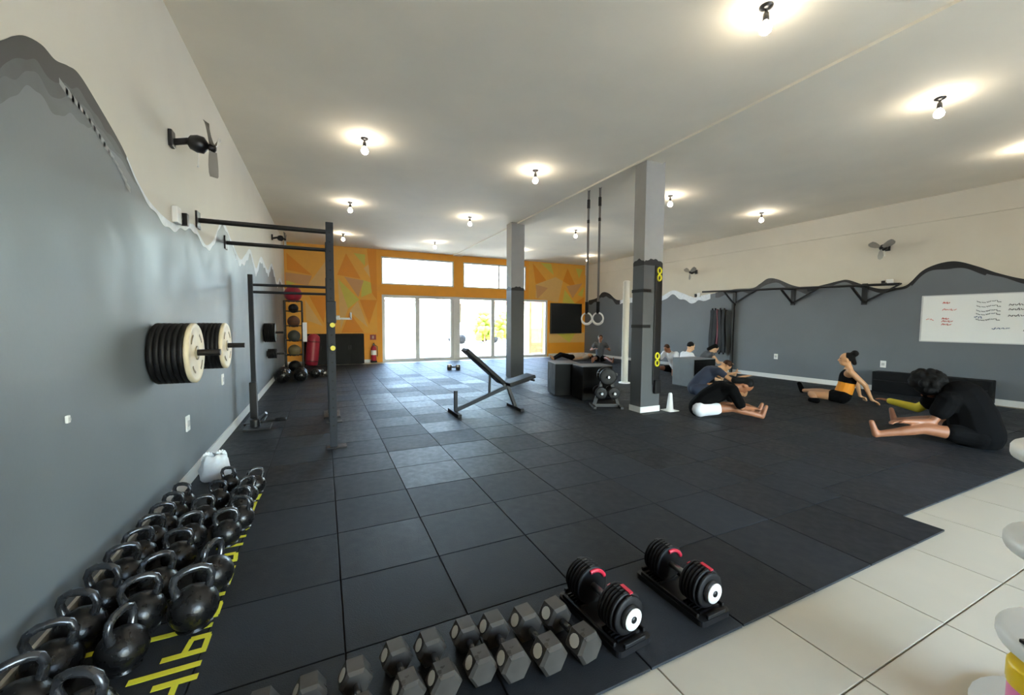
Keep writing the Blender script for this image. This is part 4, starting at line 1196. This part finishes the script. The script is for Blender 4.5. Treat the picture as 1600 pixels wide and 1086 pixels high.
# seated woman leaning back on her arms
base = Vector((8.40, 3.97, 0))
J = {'pelvis': (8.40, 3.97, .125), 'waist': (8.43, 3.93, .305), 'chest': (8.45, 3.91, .475), 'neck': (8.45, 3.91, .625), 'head': (8.42, 3.95, .775), 'face': (-.55, .83, .02),
     'hipA': (8.32, 3.93, .105), 'knA': (8.13, 4.33, .115), 'anA': (7.88, 4.10, .05), 'toeA': (7.80, 4.16, .06),
     'hipB': (8.48, 4.03, .105), 'knB': (8.62, 4.44, .115), 'anB': (8.76, 4.83, .06), 'toeB': (8.77, 4.90, .19),
     'shA': (8.29, 3.82, .585), 'elA': (8.40, 3.64, .36), 'wrA': (8.55, 3.60, .10), 'handA': (.75, -.45, -.4), 'palmA': (0, 0, -1),
     'shB': (8.60, 4.00, .585), 'elB': (8.76, 3.92, .36), 'wrB': (8.84, 3.90, .10), 'handB': (.75, -.3, -.4), 'palmB': (0, 0, -1)}
person('woman with dark bun and orange waist sitting back on her hands by the right wall', base, J, SKIN2, HAIRB,
       [('orange_waist', CORG, [('belly', .012, (.35, 1)), ('ribs', .010, (0, .35))]), ('black_crop_top', CBLK, [('ribs', .012, (.45, 1)), ('yoke', .010, (0, .35))]),
        ('black_shorts', CBLK, shorts(.30, .012)), ('black_shoe', CBLK, [('footA', .014, FULL)]), ('black_shoe', CBLK, [('footB', .014, FULL)])], .012, 'bun')
# two people at the far right by the television
J = fold((9.10, 11.9), math.radians(-120), .22, .3, -.3, .5, armlift=.3)
person('person in dark top sitting upright below the hanging rings', (9.10, 11.9, 0), J, SKIN1, HAIRBR,
       [('dark_top', CGRY, tee(.5, .02)), ('dark_shorts', CBLK, shorts(.5, .018))], .02, 'short')
J = {'pelvis': (8.45, 12.75, .12), 'waist': (8.64, 12.70, .12), 'chest': (8.84, 12.64, .13), 'neck': (9.0, 12.6, .13), 'head': (9.15, 12.55, .14), 'face': (0.05, .05, 1),
     'hipA': (8.43, 12.84, .11), 'knA': (8.08, 12.95, .22), 'anA': (7.75, 13.0, .05), 'toeA': (7.68, 13.02, .17), 'hipB': (8.41, 12.66, .11), 'knB': (8.03, 12.75, .2), 'anB': (7.7, 12.8, .05), 'toeB': (7.63, 12.82, .17),
     'shA': (8.95, 12.78, .12), 'elA': (8.72, 12.88, .10), 'wrA': (8.5, 12.92, .08), 'shB': (8.92, 12.44, .12), 'elB': (8.68, 12.40, .10), 'wrB': (8.45, 12.42, .08)}
person('person in beige top lying on their back below the television', (8.45, 12.7, 0), J, SKIN2, HAIRBR,
       [('beige_top', CBEIGE, tee(.7, .03)+[('belly', .03, FULL)]), ('black_leggings', CBLK, shorts(1.0, .012)+[('calf'+s, .012, (0, .9)) for s in 'AB'])], .02, 'short')

# ------------------------------------------------------------------ the street outside
OUTG = mat('pale_paving', (190, 182, 166), .8, noise=.05, nscale=2)
struct(MB().box((6, 40, ZF-.10), (80, 50, .1)).box((6, -24, ZF-.10), (80, 39.4, .1)).build('street', OUTG), 'pale sunlit paving and street outside')
HW = mat('cream_render', (168, 156, 132), .8, noise=.04); HW2 = mat('white_render', (186, 182, 172), .8, noise=.04)
ROOF = mat('terracotta_roof', (150, 98, 66), .8, noise=.1); WINM = mat('dull_window', (92, 92, 88), .3)
def house(x0, x1, y, h, wallm, label, wins):
    t = thing('house', label, 'house', ((x0+x1)/2, y, 0), 0, 'houses across the street')
    w = x1-x0
    MB().box((0, 3, h/2-.05), (w, 6, h)).build('wall', wallm, t)
    MB().prism([(-w/2-.3, -.4), (w/2+.3, -.4), (w/2+.3, 6.4), (-w/2-.3, 6.4)], h-.05, h+.12).build('roof', ROOF, t)
    for wx, wz, ww, wh in wins:
        f = MB().box((wx, -.02, wz), (ww+.16, .06, wh+.16)).build('window', HW2, t)
        MB().box((wx, -.055, wz), (ww, .02, wh)).build('pane', WINM, f)
    MB().box((w*.18, -.03, 1.0), (.95, .06, 2.1)).build('door', WOOD, t)
house(-6, 3.5, 32, 3.1, HW, 'cream single-storey house across the street at the left door', [(1.5, 1.5, 1.3, 1.0), (-2.5, 1.5, 1.3, 1.0)])
house(4.2, 10.4, 33, 3.0, HW2, 'white single-storey house across the street behind the door pillar', [(-1.6, 1.5, 1.4, .9)])
house(11, 22, 34, 3.2, HW, 'cream house across the street behind the lime shrubs', [(-3.0, 1.5, 1.3, 1.0), (3.0, 1.5, 1.3, 1.0)])
def shrub(loc, r, h, label):
    t = thing('shrub', label, 'shrub', loc, 0, 'shrubs across the street')
    rs = random.Random(int(loc[0]*10)); m_ = MB()
    for i in range(60):
        a, u = rs.uniform(0, 2*PI), rs.uniform(0, 1)
        rr2 = r*math.sqrt(rs.random())*(.4+.6*math.sin(PI*min(1, .25+u*.75)))
        m_.sphere((rr2*math.cos(a), rr2*math.sin(a), .35+u*(h-.45)), (.22*r+.08, .22*r+.08, .16*r+.08), 6, 4)
    m_.build('foliage', mat('lime_foliage', (150, 160, 48), .8, noise=.2, nscale=8), t)
    MB().cyl((0, 0, -.1), (0, 0, .6), .06, seg=8).build('stem', WOOD, t)
shrub((9.3, 24.0, 0), .62, 2.2, 'lime green shrub outside, left of the pair beside the far column')
shrub((10.95, 25.0, 0), .5, 2.2, 'lime green shrub outside, right of the pair beside the far column')
car = thing('car', 'pale blue car parked across the street', 'car', (9.6, 27.0, 0), .1)
def carbody(mb, prof, w):
    n = len(prof); vs = [(x, s_*w/2*(.86 if z > .85 else 1), z) for s_ in (-1, 1) for x, z in prof]
    fs = [tuple(range(n)), tuple(range(2*n-1, n-1, -1))]+[(i, n+i, n+(i+1) % n, (i+1) % n) for i in range(n)]
    mb.add(vs, fs)
cb = MB(); carbody(cb, [(-2.0, .3), (-2.05, .75), (-1.2, .9), (-.6, 1.4), (.7, 1.42), (1.4, .95), (1.95, .85), (2.0, .3)], 1.65)
cb.build('body', mat('pale_blue_paint', (170, 196, 216), .3), car)
for s_ in (-1, 1):
    MB().prism([(-1.0, .92), (-.55, 1.33), (.62, 1.33), (1.15, .95)], -.004, .004).build('side_window', WINM, car, (0, s_*.80, 0), (PI/2, 0, 0))
    for x in (-1.25, 1.25): MB().lathe([(.1, -.1), (.3, -.1), (.31, 0), (.3, .1), (.1, .1)], (x, s_*.78, .25), (0, 1, 0), 18).build('wheel', BLKRUB, car)
lp_ = thing('street_pole', 'slim grey street pole seen through the right high window', 'pole', (10.2, 25.5, -.07))
MB().cyl((0, 0, 0), (0, 0, 7), .10, .07, seg=10).build('shaft', mat('pole_grey', (170, 172, 172), .6), lp_)
MB().beam((0, 0, 6.6), (1.2, 0, 6.8), .06, .06).build('arm', mat('pole_grey', (170, 172, 172), .6), lp_)
gt = thing('timber_gate', 'brown timber gate leaf outside the right end of the doors', 'gate', (9.02, 16.6, -.065))
for i in range(2): MB().box((-.33+.66*i, 0, 1.3), (.10, .08, 2.6)).build('stile', WOOD, gt)
MB().box((0, 0, 2.5), (.56, .07, .2)).build('top_rail', WOOD, gt); MB().box((0, 0, .45), (.56, .07, .12)).build('lower_rail', WOOD, gt)
MB().box((0, 0, .22), (.56, .05, .34)).build('kick_board', WOOD, gt); MB().box((0, .0, .85), (.56, .05, .68)).build('gate_panel', mat('weathered_timber', (150, 118, 92), .6, noise=.2), gt)
